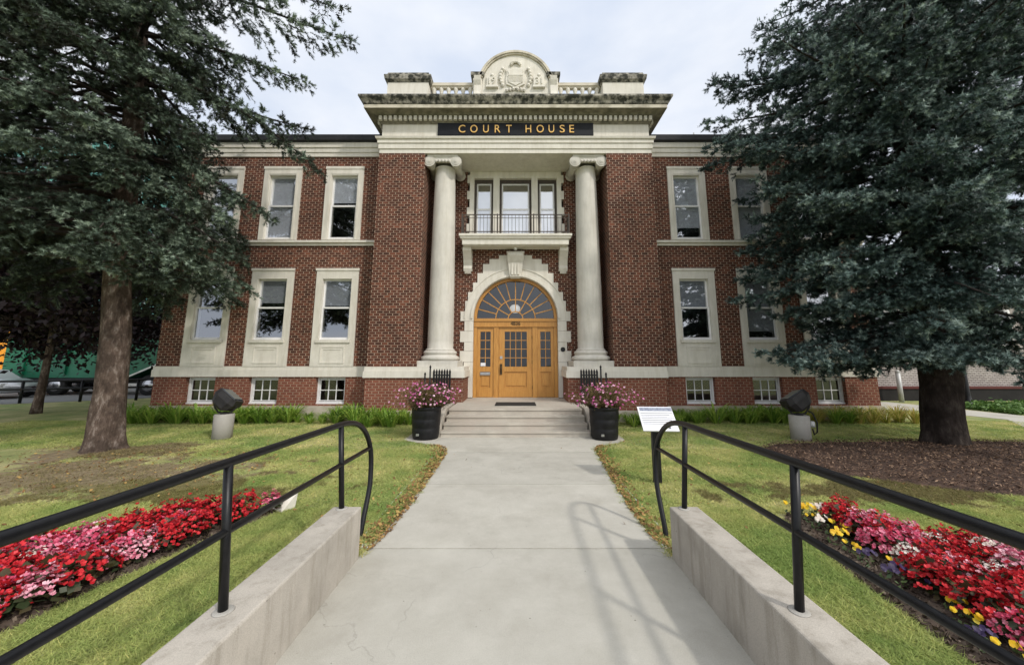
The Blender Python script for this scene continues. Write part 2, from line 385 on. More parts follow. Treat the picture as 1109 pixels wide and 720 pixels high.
def copy_tree(o, parent=None, ch=None):
    c = o.copy(); col.objects.link(c)
    if parent: c.parent = parent
    for k in (list(o.children)): copy_tree(k, c)
    return c
def fast_mesh(name, tris, tint, mat, parent=None, quads=False):
    """numpy (n,3|4,3) faces with a per-face 'tint'"""
    n, k = tris.shape[:2]
    me = bpy.data.meshes.new(name)
    me.vertices.add(n*k); me.vertices.foreach_set('co', tris.astype(np.float32).ravel())
    me.loops.add(n*k); me.loops.foreach_set('vertex_index', np.arange(n*k, dtype=np.int32))
    me.polygons.add(n); me.polygons.foreach_set('loop_start', np.arange(0, n*k, k, dtype=np.int32))
    try: me.polygons.foreach_set('loop_total', np.full(n, k, dtype=np.int32))
    except Exception: pass
    a = me.attributes.new('tint', 'FLOAT', 'FACE'); a.data.foreach_set('value', tint.astype(np.float32))
    me.update(calc_edges=True); me.materials.append(MT[mat])
    o = bpy.data.objects.new(name, me); col.objects.link(o)
    if parent: o.parent = parent
    return o
def unit(a): return a/np.maximum(np.linalg.norm(a, axis=-1, keepdims=True), 1e-9)
def text_mesh(s, size, depth):
    cu = bpy.data.curves.new('lettering', 'FONT'); cu.body = s; cu.size = size; cu.extrude = depth
    cu.align_x = 'CENTER'
    o = bpy.data.objects.new('lettering', cu); col.objects.link(o)
    dg = bpy.context.evaluated_depsgraph_get(); me = bpy.data.meshes.new_from_object(o.evaluated_get(dg))
    bpy.data.objects.remove(o); bpy.data.curves.remove(cu); return me
def add_text(mb, s, cx, z, y, h, w=None, depth=.012):
    """upright glyphs facing -Y, cap height h, optional total width"""
    me = text_mesh(s, 1.0, depth); co = [v.co.copy() for v in me.vertices]
    xs = [c.x for c in co]; ys = [c.y for c in co]; sy = h/(max(ys)-min(ys)); sx = sy if w is None else w/(max(xs)-min(xs))
    mx = (max(xs)+min(xs))/2; my = min(ys)
    mb.add([(cx+(c.x-mx)*sx, y-c.z, z+(c.y-my)*sy) for c in co], [tuple(p.vertices) for p in me.polygons])
    bpy.data.meshes.remove(me)

# ------------------------------------------------------------------ levels and planes
P, W, B, D = 12.2, 12.8, 13.55, 13.76      # pier face, wing face, portico wall, door plane
def gz(y):                                 # lawn and path rise 5 cm towards the viewer
    t = min(1, max(0, (9.6-y)/5.4)); return .05*t*t*(3-2*t)

# ------------------------------------------------------------------ setting
g = MB()
def sheet(mb, x0, x1, ys, dz=0):
    for a, b in zip(ys[:-1], ys[1:]):
        mb.add([(x0,a,gz(a)+dz),(x1,a,gz(a)+dz),(x1,b,gz(b)+dz),(x0,b,gz(b)+dz)], [(0,1,2,3)])
YS = [-60,-8,4.3,5,6,7,8,9,9.6,12,30,400]
sheet(g, -300, -1.7, YS); sheet(g, 1.7, 300, YS); sheet(g, -1.7, 1.7, [4.3,5,6,7,8,9,9.6,12,30,400], -.012)
sheet(g, -1.7, 1.7, [-60,-8,4.3], -.06)
tag(g.build('lawn', 'lawn'), kind='structure')

def half(y, side):
    L = [(-4,1.56),(4.0,1.56),(4.6,1.47),(5.4,1.44),(8.2,1.50),(8.7,1.62),(9.0,1.85),(9.2,2.25),(9.32,2.58),(9.42,2.72),(9.6,2.78),(11.5,2.78)]
    R = [(-4,1.56),(4.0,1.56),(4.6,1.50),(5.4,1.52),(8.0,1.72),(8.6,1.76),(8.9,1.92),(9.1,2.2),(9.26,2.52),(9.4,2.68),(9.6,2.72),(11.5,2.72)]
    T = L if side < 0 else R
    for (a, h), (b, k) in zip(T[:-1], T[1:]):
        if a <= y <= b: return h+(k-h)*(y-a)/(b-a)
    return T[-1][1]
p = MB()
cuts = [-3.9, -1.98, .1, 2.13, 4.16, 6.19, 8.3, 11.4]
for a, b in zip(cuts[:-1], cuts[1:]):
    a2, b2 = a+.009, b-.009; n = 10
    ys = [a2+(b2-a2)*i/n for i in range(n+1)]
    top = [[(-half(y,-1), y, gz(y)+.006), (half(y,1), y, gz(y)+.006)] for y in ys]
    p.loft(top, False, False, False)
    for y in (a2, b2):
        p.add([(-half(y,-1),y,gz(y)+.006),(half(y,1),y,gz(y)+.006),(half(y,1),y,gz(y)-.03),(-half(y,-1),y,gz(y)-.03)], [(0,1,2,3)])
tag(p.build('path', 'path_concrete'), kind='structure')
j = MB()
for a, b in zip(YS[:0]+[-3.9, 4.0, 6, 8, 9], [4.0, 6, 8, 9, 11.4]):
    j.add([(-half(a,-1)+.03,a,gz(a)-.006),(half(a,1)-.03,a,gz(a)-.006),(half(b,1)-.03,b,gz(b)-.006),(-half(b,-1)+.03,b,gz(b)-.006)], [(0,1,2,3)])
tag(j.build('path_bed', 'soil'), kind='structure')

s = MB(); s.add([(-90,17.4-1.7*3,.008),(-22.4,16.75,.008),(-18.2,19.6,.008),(-11,24.0,.008),(-6,60,.008),(-90,60,.008)], [(0,1,2,3,4,5)])
tag(s.build('road', 'asphalt'), kind='structure')
s = MB(); s.add([(13.6,8.5,.010),(17.2,10.8,.010),(17.9,13.1,.010),(17.2,17.6,.010),(13.0,17.6,.010),(13.2,15.4,.010),(15.6,14.6,.010),(16.2,12.6,.010),(14.6,10.9,.010),(13.0,9.6,.010)], [(0,1,8,9),(1,2,7,8),(2,3,6,7),(3,4,5,6)])
tag(s.build('walkway', 'path_concrete'), kind='structure')

# ------------------------------------------------------------------ court house
CH = thing('court_house', 'two storey red brick court house with stone portico, columns and oak entrance door', 'building', (0, P, 0))
def part(name, mb, mat, parent=None, **k): return mb.build(name, mat, parent or CH, **k)
XC = (6.28, 8.56, 10.70)
lower = lambda x: (x-.74, x+.74, 1.73, 5.15); upper = lambda x: (x-.69, x+.69, 6.2, 9.0); base = lambda x: (x-.5, x+.5, .47, 1.36)
for sg in (-1, 1):
    a, b = (-12.3, -4.81) if sg < 0 else (4.81, 12.3)
    holes = [f(sg*x) for x in XC for f in (lower, upper)]
    w = MB().wall(a, b, 1.73, 9.4, W, W+.34, holes)
    ox = -12.3 if sg < 0 else 11.96
    w.box(ox, ox+.34, W+.34, 23, 1.73, 9.4); part('wing_wall', w, 'brick')
    bw = MB().wall(a, b, .42, 1.38, W, W+.34, [base(sg*x) for x in XC]); bw.box(ox, ox+.34, W+.34, 23, .42, 1.38)
    part('basement_wall', bw, 'basement_brick')
    part('plinth', MB().box(min(a, a-.06*(sg<0)), max(b, b+.06*(sg>0)), W-.07, W+.34, -.2, .42).box(ox-.06*(sg<0), ox+.34+.06*(sg>0), W+.342, 23, -.2, .42), 'plinth_concrete')
    part('water_table', MB().box(a-(.06 if sg<0 else 0), b+(.06 if sg>0 else 0), W-.055, W+.3, 1.382, 1.62).box(a-(.04 if sg<0 else 0), b+(.04 if sg>0 else 0), W-.035, W+.3, 1.62, 1.728), 'stone')
    part('sill_course', MB().prismx([(W+.05,5.98),(W-.06,5.98),(W-.06,6.06),(W-.13,6.08),(W-.13,6.16),(W+.05,6.197)], a-(.1 if sg<0 else 0), b+(.1 if sg>0 else 0)), 'stone')
    pr = [(W+.3,9.402),(W-.04,9.402),(W-.04,9.55),(W-.07,9.56),(W-.07,9.72),(W-.11,9.74),(W-.11,9.93),(W+.3,9.95)]
    part('wing_cornice', MB().prismx(pr, a-(.1 if sg<0 else 0), b+(.1 if sg>0 else 0)).box(ox-.1*(sg<0), ox+.34+.1*(sg>0), W+.302, 23, 9.402, 9.95), 'stone')
    part('roof_edge', MB().prismx([(W-.06,9.952),(W-.22,9.97),(W-.24,10.17),(W-.06,10.2)], a-(.2 if sg<0 else 0), b+(.2 if sg>0 else 0)).box(ox-.2*(sg<0), ox+.34+.2*(sg>0), W-.058, 23, 9.952, 10.2), 'roof_metal')
    px0, px1 = (-4.85, -3.22) if sg < 0 else (3.22, 4.85)
    part('brick_pier', MB().box(px0, px1, P, B+.3, 1.73, 9.2), 'brick')
    i0, i1 = (-4.87, -1.70) if sg < 0 else (1.70, 4.87)
    part('pier_base', MB().box(i0, i1, P-.02, B, .36, 1.38), 'basement_brick')
    part('pier_plinth', MB().box(i0-.05*(sg<0), i1+.05*(sg>0), P-.09, B-.01, -.2, .358), 'plinth_concrete')
    part('pier_water_table', MB().box(i0-.06, i1+.06, P-.085, B-.004, 1.382, 1.60).box(i0-.03, i1+.03, P-.055, B-.006, 1.601, 1.729), 'stone')
part('roof', MB().box(-12.2, 12.2, W+.35, 23, 9.96, 10.12), 'roof_metal')
part('rear_wall', MB().box(-12.3, 12.3, 23.002, 23.3, -.2, 9.95), 'brick')
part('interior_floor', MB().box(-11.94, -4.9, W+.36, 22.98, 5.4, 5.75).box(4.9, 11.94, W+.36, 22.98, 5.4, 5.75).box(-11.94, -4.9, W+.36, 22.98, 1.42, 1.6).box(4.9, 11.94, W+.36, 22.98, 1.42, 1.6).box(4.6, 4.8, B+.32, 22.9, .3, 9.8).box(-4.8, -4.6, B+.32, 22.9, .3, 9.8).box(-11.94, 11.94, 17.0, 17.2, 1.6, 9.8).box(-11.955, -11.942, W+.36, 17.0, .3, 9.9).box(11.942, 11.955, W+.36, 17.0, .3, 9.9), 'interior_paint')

# portico back wall with the arch and the balcony window left open
w = MB()
AR, AZ = 1.55, 3.45
step = []
z = .62
quo = [(.62,1.87,1.87),(1.87,2.27,2.02),(2.27,2.58,1.87),(2.58,2.99,2.02),(2.99,3.35,1.87),(3.35,3.71,2.02),(3.71,4.10,1.86),(4.10,4.43,1.76),(4.43,4.79,1.58),(4.79,5.15,1.42),(5.15,5.50,1.22),(5.50,5.69,.98),(5.69,5.84,.62)]
zz = 5.84
ATOP = zz
for a, b, hw in quo:
    w.wall(-3.22, -hw, a, b, B, B+.3); w.wall(hw, 3.22, a, b, B, B+.3)
w.wall(-3.22, 3.22, ATOP, 9.2, B, B+.3, [(-1.85, 1.85, 6.43, 9.2)])
part('portico_wall', w, 'brick')
# stone arch surround, stepped outside, round inside
sr = MB()
for a, b, hw in quo:
    if b < AZ:
        for sg in (-1, 1):
            x0, x1 = sorted((sg*AR, sg*hw)); sr.box(x0, x1, B-.05, B+.28, a+.004, b-.004)
n = 40
def outer_at(th):
    # ray from arch centre to the stepped outline
    c, q = math.cos(th), math.sin(th); best = None
    for a, b, hw in quo:
        if b <= AZ: continue
        if abs(c) > 1e-6:
            t = hw/abs(c); zt = AZ+t*q
            if max(a,3.35) <= zt <= b: best = max(best or 0, t)
        if q > 1e-6:
            t = (b-AZ)/q
            nx = [h2 for a2, b2, h2 in quo if abs(a2-b) < 1e-6]; nx = nx[0] if nx else 0
            if t > 0 and nx <= abs(c)*t <= hw: best = max(best or 0, t)
    return best or 1.92
angs = []
for a, b, hw in quo:
    for zz2 in (a, b):
        if zz2 >= AZ:
            for k in (-1, 1): angs += [math.atan2(zz2-AZ, hw)+k*1e-4, PI-math.atan2(zz2-AZ, hw)+k*1e-4]
angs += [PI*i/n for i in range(n+1)]; angs = sorted({round(x, 6) for x in angs if 0 <= x <= PI})
ring = []
for th in angs:
    c, q = math.cos(th), math.sin(th); ro = outer_at(th)
    ring.append([(AR*c,B-.05,AZ+AR*q),(ro*c,B-.05,AZ+ro*q),(ro*c,B+.28,AZ+ro*q),(AR*c,B+.28,AZ+AR*q)])
sr.loft(ring)
for sg in (-1, 1):
    x0, x1 = sorted((sg*AR, sg*2.02)); sr.box(x0, x1, B-.05, B+.28, 3.354, AZ)
DS = part('door_surround', sr, 'stone')
part('arch_moulding', MB().ringarc(0, AZ, AR+.02, AR+.10, B-.10, B-.04).ringarc(0, AZ, AR+.30, AR+.335, B-.075, B-.045), 'stone', DS)
ks = MB(); ks.loft([[(-a,B-d,z),(a,B-d,z),(a,B-.04,z),(-a,B-.04,z)] for a, d, z in ((.19,.16,4.93),(.20,.22,4.99),(.23,.20,5.1),(.27,.24,5.5),(.30,.34,5.66),(.30,.40,5.76),(.27,.38,5.84),(.33,.30,5.86),(.33,.28,5.93))])
for k in range(3): ks.box(-.15+.11*k, -.08+.11*k, B-.26, B-.18, 5.05, 5.5)
part('keystone', ks, 'stone', DS)
part('entry_spotlight', MB().lathe(0, B-.42, [(.02,5.935),(.055,5.94),(.065,6.0),(.05,6.08),(.0,6.09)], 14), 'frosted_globe', DS)
part('door_buzzer', MB().add([( 1.72+.075*math.cos(2*PI*i/18), B-.085, 2.32+.075*math.sin(2*PI*i/18)) for i in range(18)]+[(1.72+.09*math.cos(2*PI*i/18), B-.045, 2.32+.09*math.sin(2*PI*i/18)) for i in range(18)],
      [tuple(range(17,-1,-1))]+[(i,(i+1)%18,18+(i+1)%18,18+i) for i in range(18)]).box(1.70,1.74,B-.092,B-.084,2.30,2.34), 'black_iron', DS)

# entrance: frame, fanlight, sidelights, door
ef = MB()
for x0, x1 in ((-1.545,-1.42),(-.80,-.62),(.62,.80),(1.42,1.545)): ef.box(x0, x1, D-.08, D+.1, .605, 3.14)
ef.box(-1.545, 1.545, D-.09, D+.1, 3.142, 3.40).box(-1.53, 1.53, D-.13, D-.088, 3.36, 3.44).box(-1.53, 1.53, D-.11, D-.088, 3.15, 3.18)
ef.ringarc(0, AZ, 1.44, 1.545, D-.08, D+.1)
EF = part('entrance_frame', ef, 'oak')
fl = MB().ringarc(0, AZ, .72, .755, D-.03, D+.02).ringarc(0, AZ, .26, .295, D-.03, D+.02)
for i in range(1, 12):
    a = PI*i/12; r0 = .28 if i % 2 == 0 and i not in () else .74
    c, q = math.cos(a), math.sin(a); t = .017
    fl.add([(r*c+o*t*q, y, AZ+r*q-o*t*c) for y in (D-.032, D+.015) for r, o in ((r0,-1),(r0,1),(1.45,1),(1.45,-1))], [(0,1,2,3),(7,6,5,4),(0,4,5,1),(1,5,6,2),(2,6,7,3),(3,7,4,0)])
fl.box(-1.44, 1.44, D-.034, D+.02, 3.44, 3.475)
FL = part('fanlight', fl, 'oak')
part('fanlight_glass', MB().add([(0,D,AZ)]+[(1.46*math.cos(PI*i/32),D,AZ+1.46*math.sin(PI*i/32)) for i in range(33)], [(0,i,i+1) for i in range(1,33)]), 'fan_glass', FL)
part('hanging_globe', MB().lathe(-.02, D+.55, [(.0,3.74),(.12,3.76),(.20,3.86),(.20,3.98),(.12,4.06),(.03,4.08),(.0,4.085)], 18), 'lit_globe', EF)
part('lamp_rod', MB().lathe(-.02, D+.55, [(.012,4.09),(.012,5.3)], 8), 'bronze', EF)
nb = MB(); add_text(nb, '4836', 0, 3.215, D-.10, .14, .36); part('house_number', nb, 'bronze', EF)
def leaf(name, x0, x1, gx0, gx1, gz0, gz1, nx, nz, parent=None):
    m = MB(); y0, y1 = D-.04, D+.05; t = .0
    m.wall(x0, x1, .61, 3.138, y0, y1, [(gx0,gx1,gz0,gz1),(gx0+t,gx1-t,.95,1.52)])
    m.box(gx0, gx1, D+.0, D+.04, .952, 1.518)                                       # sunk lower panel
    m.box(gx0+.06, gx1-.06, D-.022, D+.001, 1.02, 1.45)
    m.box(x0+.02, x1-.02, y0-.012, y0-.001, .615, .80)
    for i in range(1, nx): x = gx0+(gx1-gx0)*i/nx; m.box(x-.012, x+.012, D-.02, D+.018, gz0, gz1)
    for i in range(1, nz): z = gz0+(gz1-gz0)*i/nz; m.box(gx0, gx1, D-.018, D+.016, z-.012, z+.012)
    o = part(name, m, 'oak')
    part('door_pane', MB().add([(gx0,D+.01,gz0),(gx1,D+.01,gz0),(gx1,D+.01,gz1),(gx0,D+.01,gz1)], [(0,1,2,3)]), 'door_glass', o)
    return o
DR = leaf('entrance_door', -.615, .615, -.40, .42, 1.70, 2.98, 4, 4)
h = MB().box(-.565, -.49, D-.075, D-.041, 1.42, 1.80).tube([(-.53,D-.08,1.52),(-.53,D-.13,1.54),(-.53,D-.13,1.68),(-.53,D-.08,1.7)], .018, 8)
part('door_handle', h, 'bronze', DR)
part('door_lock', MB().box(-.57, -.48, D-.065, D-.041, 1.98, 2.08), 'nickel', DR)
for z in (.9, 1.8, 2.7): part('door_hinge', MB().box(.60, .63, D-.06, D-.041, z, z+.12), 'bronze', DR)
SL = leaf('sidelight', -1.415, -.805, -1.30, -.92, 1.70, 2.98, 2, 4)
part('mail_slot', MB().box(-1.29, -.93, D-.07, D-.041, 1.40, 1.50).box(-1.26, -.96, D-.085, D-.069, 1.43, 1.475), 'nickel', SL)
part('paper_notice', MB().box(-1.28, -1.10, D-.03, D-.026, 1.72, 1.84), 'paper_white', SL)
leaf('sidelight', .805, 1.415, .92, 1.30, 1.70, 2.98, 2, 4)
part('door_sill', MB().box(-1.548, 1.548, D-.22, D+.1, .56, .603), 'step_concrete')
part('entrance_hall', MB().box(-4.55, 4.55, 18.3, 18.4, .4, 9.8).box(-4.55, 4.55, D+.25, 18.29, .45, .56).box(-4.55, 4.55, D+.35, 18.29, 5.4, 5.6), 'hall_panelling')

# balcony window group
bwm = MB().wall(-1.77, 1.77, 6.43, 9.195, B-.06, B+.25, [(-1.60,-.86,6.5,8.93),(-.62,.62,6.5,8.93),(.86,1.60,6.5,8.93)])
for k in range(4):
    for sg in (-1, 1):
        x0, x1 = sorted((sg*1.77, sg*1.87)); bwm.box(x0, x1, B-.05, B+.2, 6.75+.66*k, 7.08+.66*k)
BW = part('balcony_window', bwm, 'stone')
def sash(x0, x1, z0, zm, z1, y, fw=.055):
    m = MB().wall(x0, x1, zm-.03, z1, y+.03, y+.075, [(x0+fw,x1-fw,zm+.03,z1-fw)])
    m.wall(x0, x1, z0, zm+.03, y-.02, y+.028, [(x0+fw,x1-fw,z0+fw+.03,zm-.03)])
    gl = MB().add([(x0+.02,y+.05,zm),(x1-.02,y+.05,zm),(x1-.02,y+.05,z1-.02),(x0+.02,y+.05,z1-.02)], [(0,1,2,3)])
    gl.add([(x0+.02,y+.004,z0+.02),(x1-.02,y+.004,z0+.02),(x1-.02,y+.004,zm),(x0+.02,y+.004,zm)], [(0,1,2,3)])
    return m, gl
for x0, x1 in ((-1.60,-.86),(-.62,.62),(.86,1.60)):
    fr = MB().wall(x0+.001, x1-.001, 6.505, 8.925, B+.10, B+.24, [(x0+.08,x1-.08,6.56,8.80)])
    part('window_casing', fr, 'dark_iron', BW)
    m, gl = sash(x0+.082, x1-.082, 6.56, 7.72, 8.80, B+.14)
    part('sash', m, 'white_paint', BW); part('glass', gl, 'upper_glass', BW)
    part('blind_sky_panel', MB().box(x0+.1, x1-.1, B+.30, B+.31, 6.5, 8.55), 'blind_sky_white', BW)
bc = MB().rects(-1.98, 1.98, B-.78, B-.062, [(-.12,6.02),(-.06,6.06),(-.06,6.24),(.0,6.27),(.02,6.33),(.05,6.35),(.05,6.43)])
BC = part('balcony', bc, 'stone')
for sg in (-1, 1):
    x0, x1 = sorted((sg*1.62, sg*1.93)); m = MB()
    m.prismx([(B-.002,5.22),(B-.16,5.20),(B-.2,5.3),(B-.18,5.42),(B-.26,5.6),(B-.42,5.8),(B-.52,5.9),(B-.54,6.018),(B-.002,6.018)], x0, x1)
    m.prismx([(B-.002,5.12),(B-.12,5.12),(B-.16,5.2),(B-.002,5.2)], x0+.04, x1-.04)
    part('balcony_bracket', m, 'stone', BC)
rl = MB(); yb = B-.76
for z in (6.50, 7.14): rl.box(-1.94, 1.94, yb-.012, yb+.012, z, z+.03)
rl.box(-1.94, 1.94, yb-.008, yb+.008, 7.02, 7.036)
x = -1.92
while x < 1.93: rl.box(x-.007, x+.007, yb-.007, yb+.007, 6.432, 7.14); x += .128
for x in (-1.94,-.66,.66,1.94): rl.box(x-.018, x+.018, yb-.018, yb+.018, 6.431, 7.19)
for sg in (-1, 1):
    for z in (6.50, 7.14): rl.box(sg*1.94-.012, sg*1.94+.012, yb+.013, B-.07, z, z+.028)
    for k in range(5): rl.box(sg*1.94-.007, sg*1.94+.007, yb+.1+.11*k, yb+.114+.11*k, 6.432, 7.14)
part('balcony_railing', rl, 'dark_iron', BC)

# columns
for sg in (-1, 1):
    cx, cy = sg*2.60, 12.86
    prof = []
    for i in range(25):
        t = i/24; r = .44-.075*(t**1.7); prof.append((r, 2.34+(8.83-2.34)*t))
    prof = [(.50,2.26),(.49,2.30),(.46,2.32)]+prof+[(.385,8.84),(.40,8.87),(.385,8.90)]
    C_ = part('column', MB().lathe(cx, cy, prof, 40), 'column_stone')
    part('column_base', MB().lathe(cx, cy, [(.60,1.92),(.645,1.95),(.66,2.0),(.645,2.05),(.58,2.08),(.55,2.11),(.55,2.14),(.565,2.15),(.575,2.19),(.555,2.23),(.50,2.262)], 40), 'column_stone', C_)
    part('column_plinth', MB().rects(cx-.70, cx+.70, P+.03, cy+.66, [(0,1.731),(0,1.90),(-.01,1.918)]), 'column_stone', C_)
    cap = MB().rects(cx-.52, cx+.52, P+.10, cy+.50, [(0,9.10),(.03,9.13),(.03,9.196)])
    for yy in (P+.08, cy+.40):
        cap.box(cx-.42, cx+.42, yy+.02, yy+.16, 8.96, 9.10)
        for s2 in (-1, 1):
            vx, vz = cx+s2*.47, 8.955; N = 22
            for r, y0 in ((.20, yy), (.145, yy-.018), (.09, yy-.034), (.045, yy-.05)):
                cap.loft([[(vx+r*math.cos(2*PI*i/N), y, vz+r*math.sin(2*PI*i/N)) for i in range(N)] for y in (y0, yy+.16)], False)
    for s2 in (-1, 1): cap.loft([[(cx+s2*.47+r*math.cos(2*PI*i/16), y, 8.955+r*math.sin(2*PI*i/16)) for i in range(16)] for r, y in ((.19,P+.24),(.12,cy-.1),(.12,cy+.1),(.19,cy+.40))], True)
    for k in range(5):
        ex = cx-.24+.12*k; cap.loft([[(ex+r*math.cos(2*PI*i/10), y, 8.965+1.25*r*math.sin(2*PI*i/10)) for i in range(10)] for r, y in ((.02,P+.05),(.045,P+.07),(.05,P+.1))], True)
    part('capital', cap, 'column_stone', C_)

# entablature
part('architrave', MB().rects(-4.84, 4.84, P-.01, B+.28, [(0,9.203),(0,9.36),(.035,9.365),(.035,9.56),(.07,9.565),(.07,9.69),(.12,9.71),(.14,9.78),(.10,9.80)]), 'stone')
part('frieze', MB().box(-4.78, 4.78, P-.01, B+.25, 9.801, 10.31), 'stone')
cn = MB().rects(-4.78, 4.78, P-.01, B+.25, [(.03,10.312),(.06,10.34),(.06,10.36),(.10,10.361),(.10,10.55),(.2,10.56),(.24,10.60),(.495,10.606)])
CO = part('cornice', cn, 'stone_dark')
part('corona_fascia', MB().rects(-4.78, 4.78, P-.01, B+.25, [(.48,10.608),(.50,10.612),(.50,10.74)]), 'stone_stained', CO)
part('cornice_cyma', MB().rects(-4.78, 4.78, P-.01, B+.25, [(.50,10.742),(.53,10.76),(.56,10.83),(.63,10.91),(.66,10.95),(.66,11.02),(.60,11.04)]), 'stone_weathered', CO)
dent = []; x = -4.86
while x < 4.82: dent.append((x+.05, P-.16)); x += .178
y = P+.08
while y < B: dent += [(-4.93, y), (4.93, y)]; y += .178
d0 = None
for x, y in dent:
    if d0 is None: d0 = MB().box(-.05, .05, -.049, .049, 10.38, 10.53).build('dentil', 'stone', CO, origin=(0, 0, 0)); d = d0
    else: d = d0.copy(); col.objects.link(d)
    d.location = (x, y-P, 0)
NB = part('name_board', MB().box(-2.78, 2.78, P-.07, P-.012, 9.86, 10.33), 'board_black')
xs = {0:-1.93,1:-1.505,2:-1.075,3:-.66,4:-.255,6:.44,7:.86,8:1.26,9:1.645,10:1.985}
for i, ch in enumerate('COURT HOUSE'):
    if ch == ' ': continue
    m = MB(); add_text(m, ch, xs[i]+.02, 9.945, P-.085, .29, {'C':.235,'O':.255,'U':.20,'R':.20,'T':.20,'H':.20,'S':.175,'E':.165}[ch], .014)
    part('letter', m, 'gold', NB)

# parapet
PY = P+.02
for sg in (-1, 1):
    x0, x1 = sorted((sg*3.2, sg*4.70))
    o = part('parapet_block', MB().box(x0, x1, PY, PY+.9, 11.03, 12.02), 'stone')
    part('block_cap', MB().rects(x0, x1, PY, PY+.9, [(.02,12.022),(.04,12.06),(.09,12.10),(.11,12.22),(.11,12.27)]).rects(x0, x1, PY, PY+.9, [(.04,12.272),(.0,12.42),(-.1,12.44)]), 'stone_weathered', o)
    x0, x1 = sorted((sg*1.56, sg*3.198))
    BL = part('balustrade', MB().box(x0, x1, PY+.15, PY+.55, 11.03, 11.40), 'stone')
    part('balustrade_rail', MB().box(x0, x1, PY+.27, PY+.43, 12.02, 12.08).box(x0, x1, PY+.23, PY+.47, 12.082, 12.20), 'stone_stained', BL)
    for k in range(6):
        bx = sg*(1.70+.272*k)
        part('baluster', MB().lathe(bx, PY+.35, [(.095,11.401),(.095,11.46),(.07,11.50),(.05,11.58),(.042,11.68),(.045,11.78),(.06,11.87),(.08,11.94),(.085,11.97),(.085,12.019)], 14), 'stone', BL)
    x0, x1 = sorted((sg*1.22, sg*1.56))
    m = MB().box(x0, x1, PY-.02, PY+.6, 11.03, 12.18)
    m.prismx([(PY-.02,11.3),(PY-.12,11.3),(PY-.16,11.42),(PY-.10,11.6),(PY-.08,11.85),(PY-.16,12.0),(PY-.2,12.15),(PY-.02,12.15)], x0+.05, x1-.05)
    o = part('scroll_pedestal', m, 'stone')
    part('pedestal_cap', MB().rects(x0, x1, PY-.02, PY+.6, [(.0,12.181),(.08,12.25),(.08,12.38),(.0,12.40)]).box(x0+.02, x1-.1*(sg>0)+.0, PY+.05, PY+.5, 12.401, 12.50), 'stone_weathered', o)
pc = 11.90
arc = [(1.24*math.cos(PI*i/30), pc+1.24*math.sin(PI*i/30)) for i in range(31)]
LU = part('lunette', MB().prism([(-1.215,11.03),(1.215,11.03),(1.215,11.9)]+[(1.24*math.cos(PI*i/30)*.98, pc+1.24*math.sin(PI*i/30)) for i in range(1,30)]+[(-1.215,11.9)], PY, PY+.5), 'stone')
part('lunette_moulding', MB().ringarc(0, pc, 1.24, 1.29, PY-.06, PY+.55, .22, PI-.22, 36).ringarc(0, pc, 1.29, 1.37, PY-.10, PY+.58, .22, PI-.22, 36), 'stone_stained', LU)
cr = MB()
sh = [(-.36,12.50),(-.33,12.56),(-.2,12.53),(0,12.58),(.2,12.53),(.33,12.56),(.36,12.50),(.32,12.35),(.36,12.05),(.33,11.9),(.2,11.84),(0,11.72),(-.2,11.84),(-.33,11.9),(-.36,12.05),(-.32,12.35)][::-1]
cr.prism(sh, PY-.07, PY+.01); cr.prism([(x*.78, 12.16+(z-12.16)*.78) for x, z in sh], PY-.10, PY-.06)
cr.box(-.27, .27, PY-.115, PY-.095, 12.22, 12.25)
for k in range(5): cr.box(-.26, .26, PY-.11, PY-.098, 11.98+.045*k, 12.0+.045*k)
for k in range(7):                                                      # crest and leaf scrolls round the shield
    a = PI*k/6; cr.lathe(.16*math.cos(a), PY-.05, [(.0,12.66+.10*math.sin(a)),(.055,12.69+.10*math.sin(a)),(.06,12.73+.1*math.sin(a)),(.0,12.78+.1*math.sin(a))], 8)
for sg in (-1, 1):
    for k in range(6):
        a = k/5; cr.lathe(sg*(.47+.09*math.sin(PI*a)), PY-.04, [(0,11.80+.13*k),(.07,11.84+.13*k),(.06,11.92+.13*k),(0,11.96+.13*k)], 8)
    for k in range(3): cr.lathe(sg*(.08+.12*k), PY-.06, [(0,11.64-.02*k),(.06,11.68-.02*k),(.05,11.74-.02*k),(0,11.78-.02*k)], 8)
    x0, x1 = sorted((sg*.66, sg*1.05)); cr.box(x0, x1, PY-.08, PY+.01, 11.80, 12.22); cr.box(x0-.03, x1+.03, PY-.11, PY-.0, 11.76, 11.83)
    cr.lathe(sg*.86, PY-.04, [(0,12.18),(.08,12.22),(.05,12.32),(0,12.38)], 8)
add_text(cr, '19', -.855, 11.89, PY-.09, .26, .24, .03); add_text(cr, '31', .855, 11.89, PY-.09, .26, .24, .03)
part('coat_of_arms', cr, 'stone', LU)
part('roof_antenna', MB().tube([(7.6,14.5,10.1),(7.6,14.5,11.5)], .03, 6), 'galvanised')

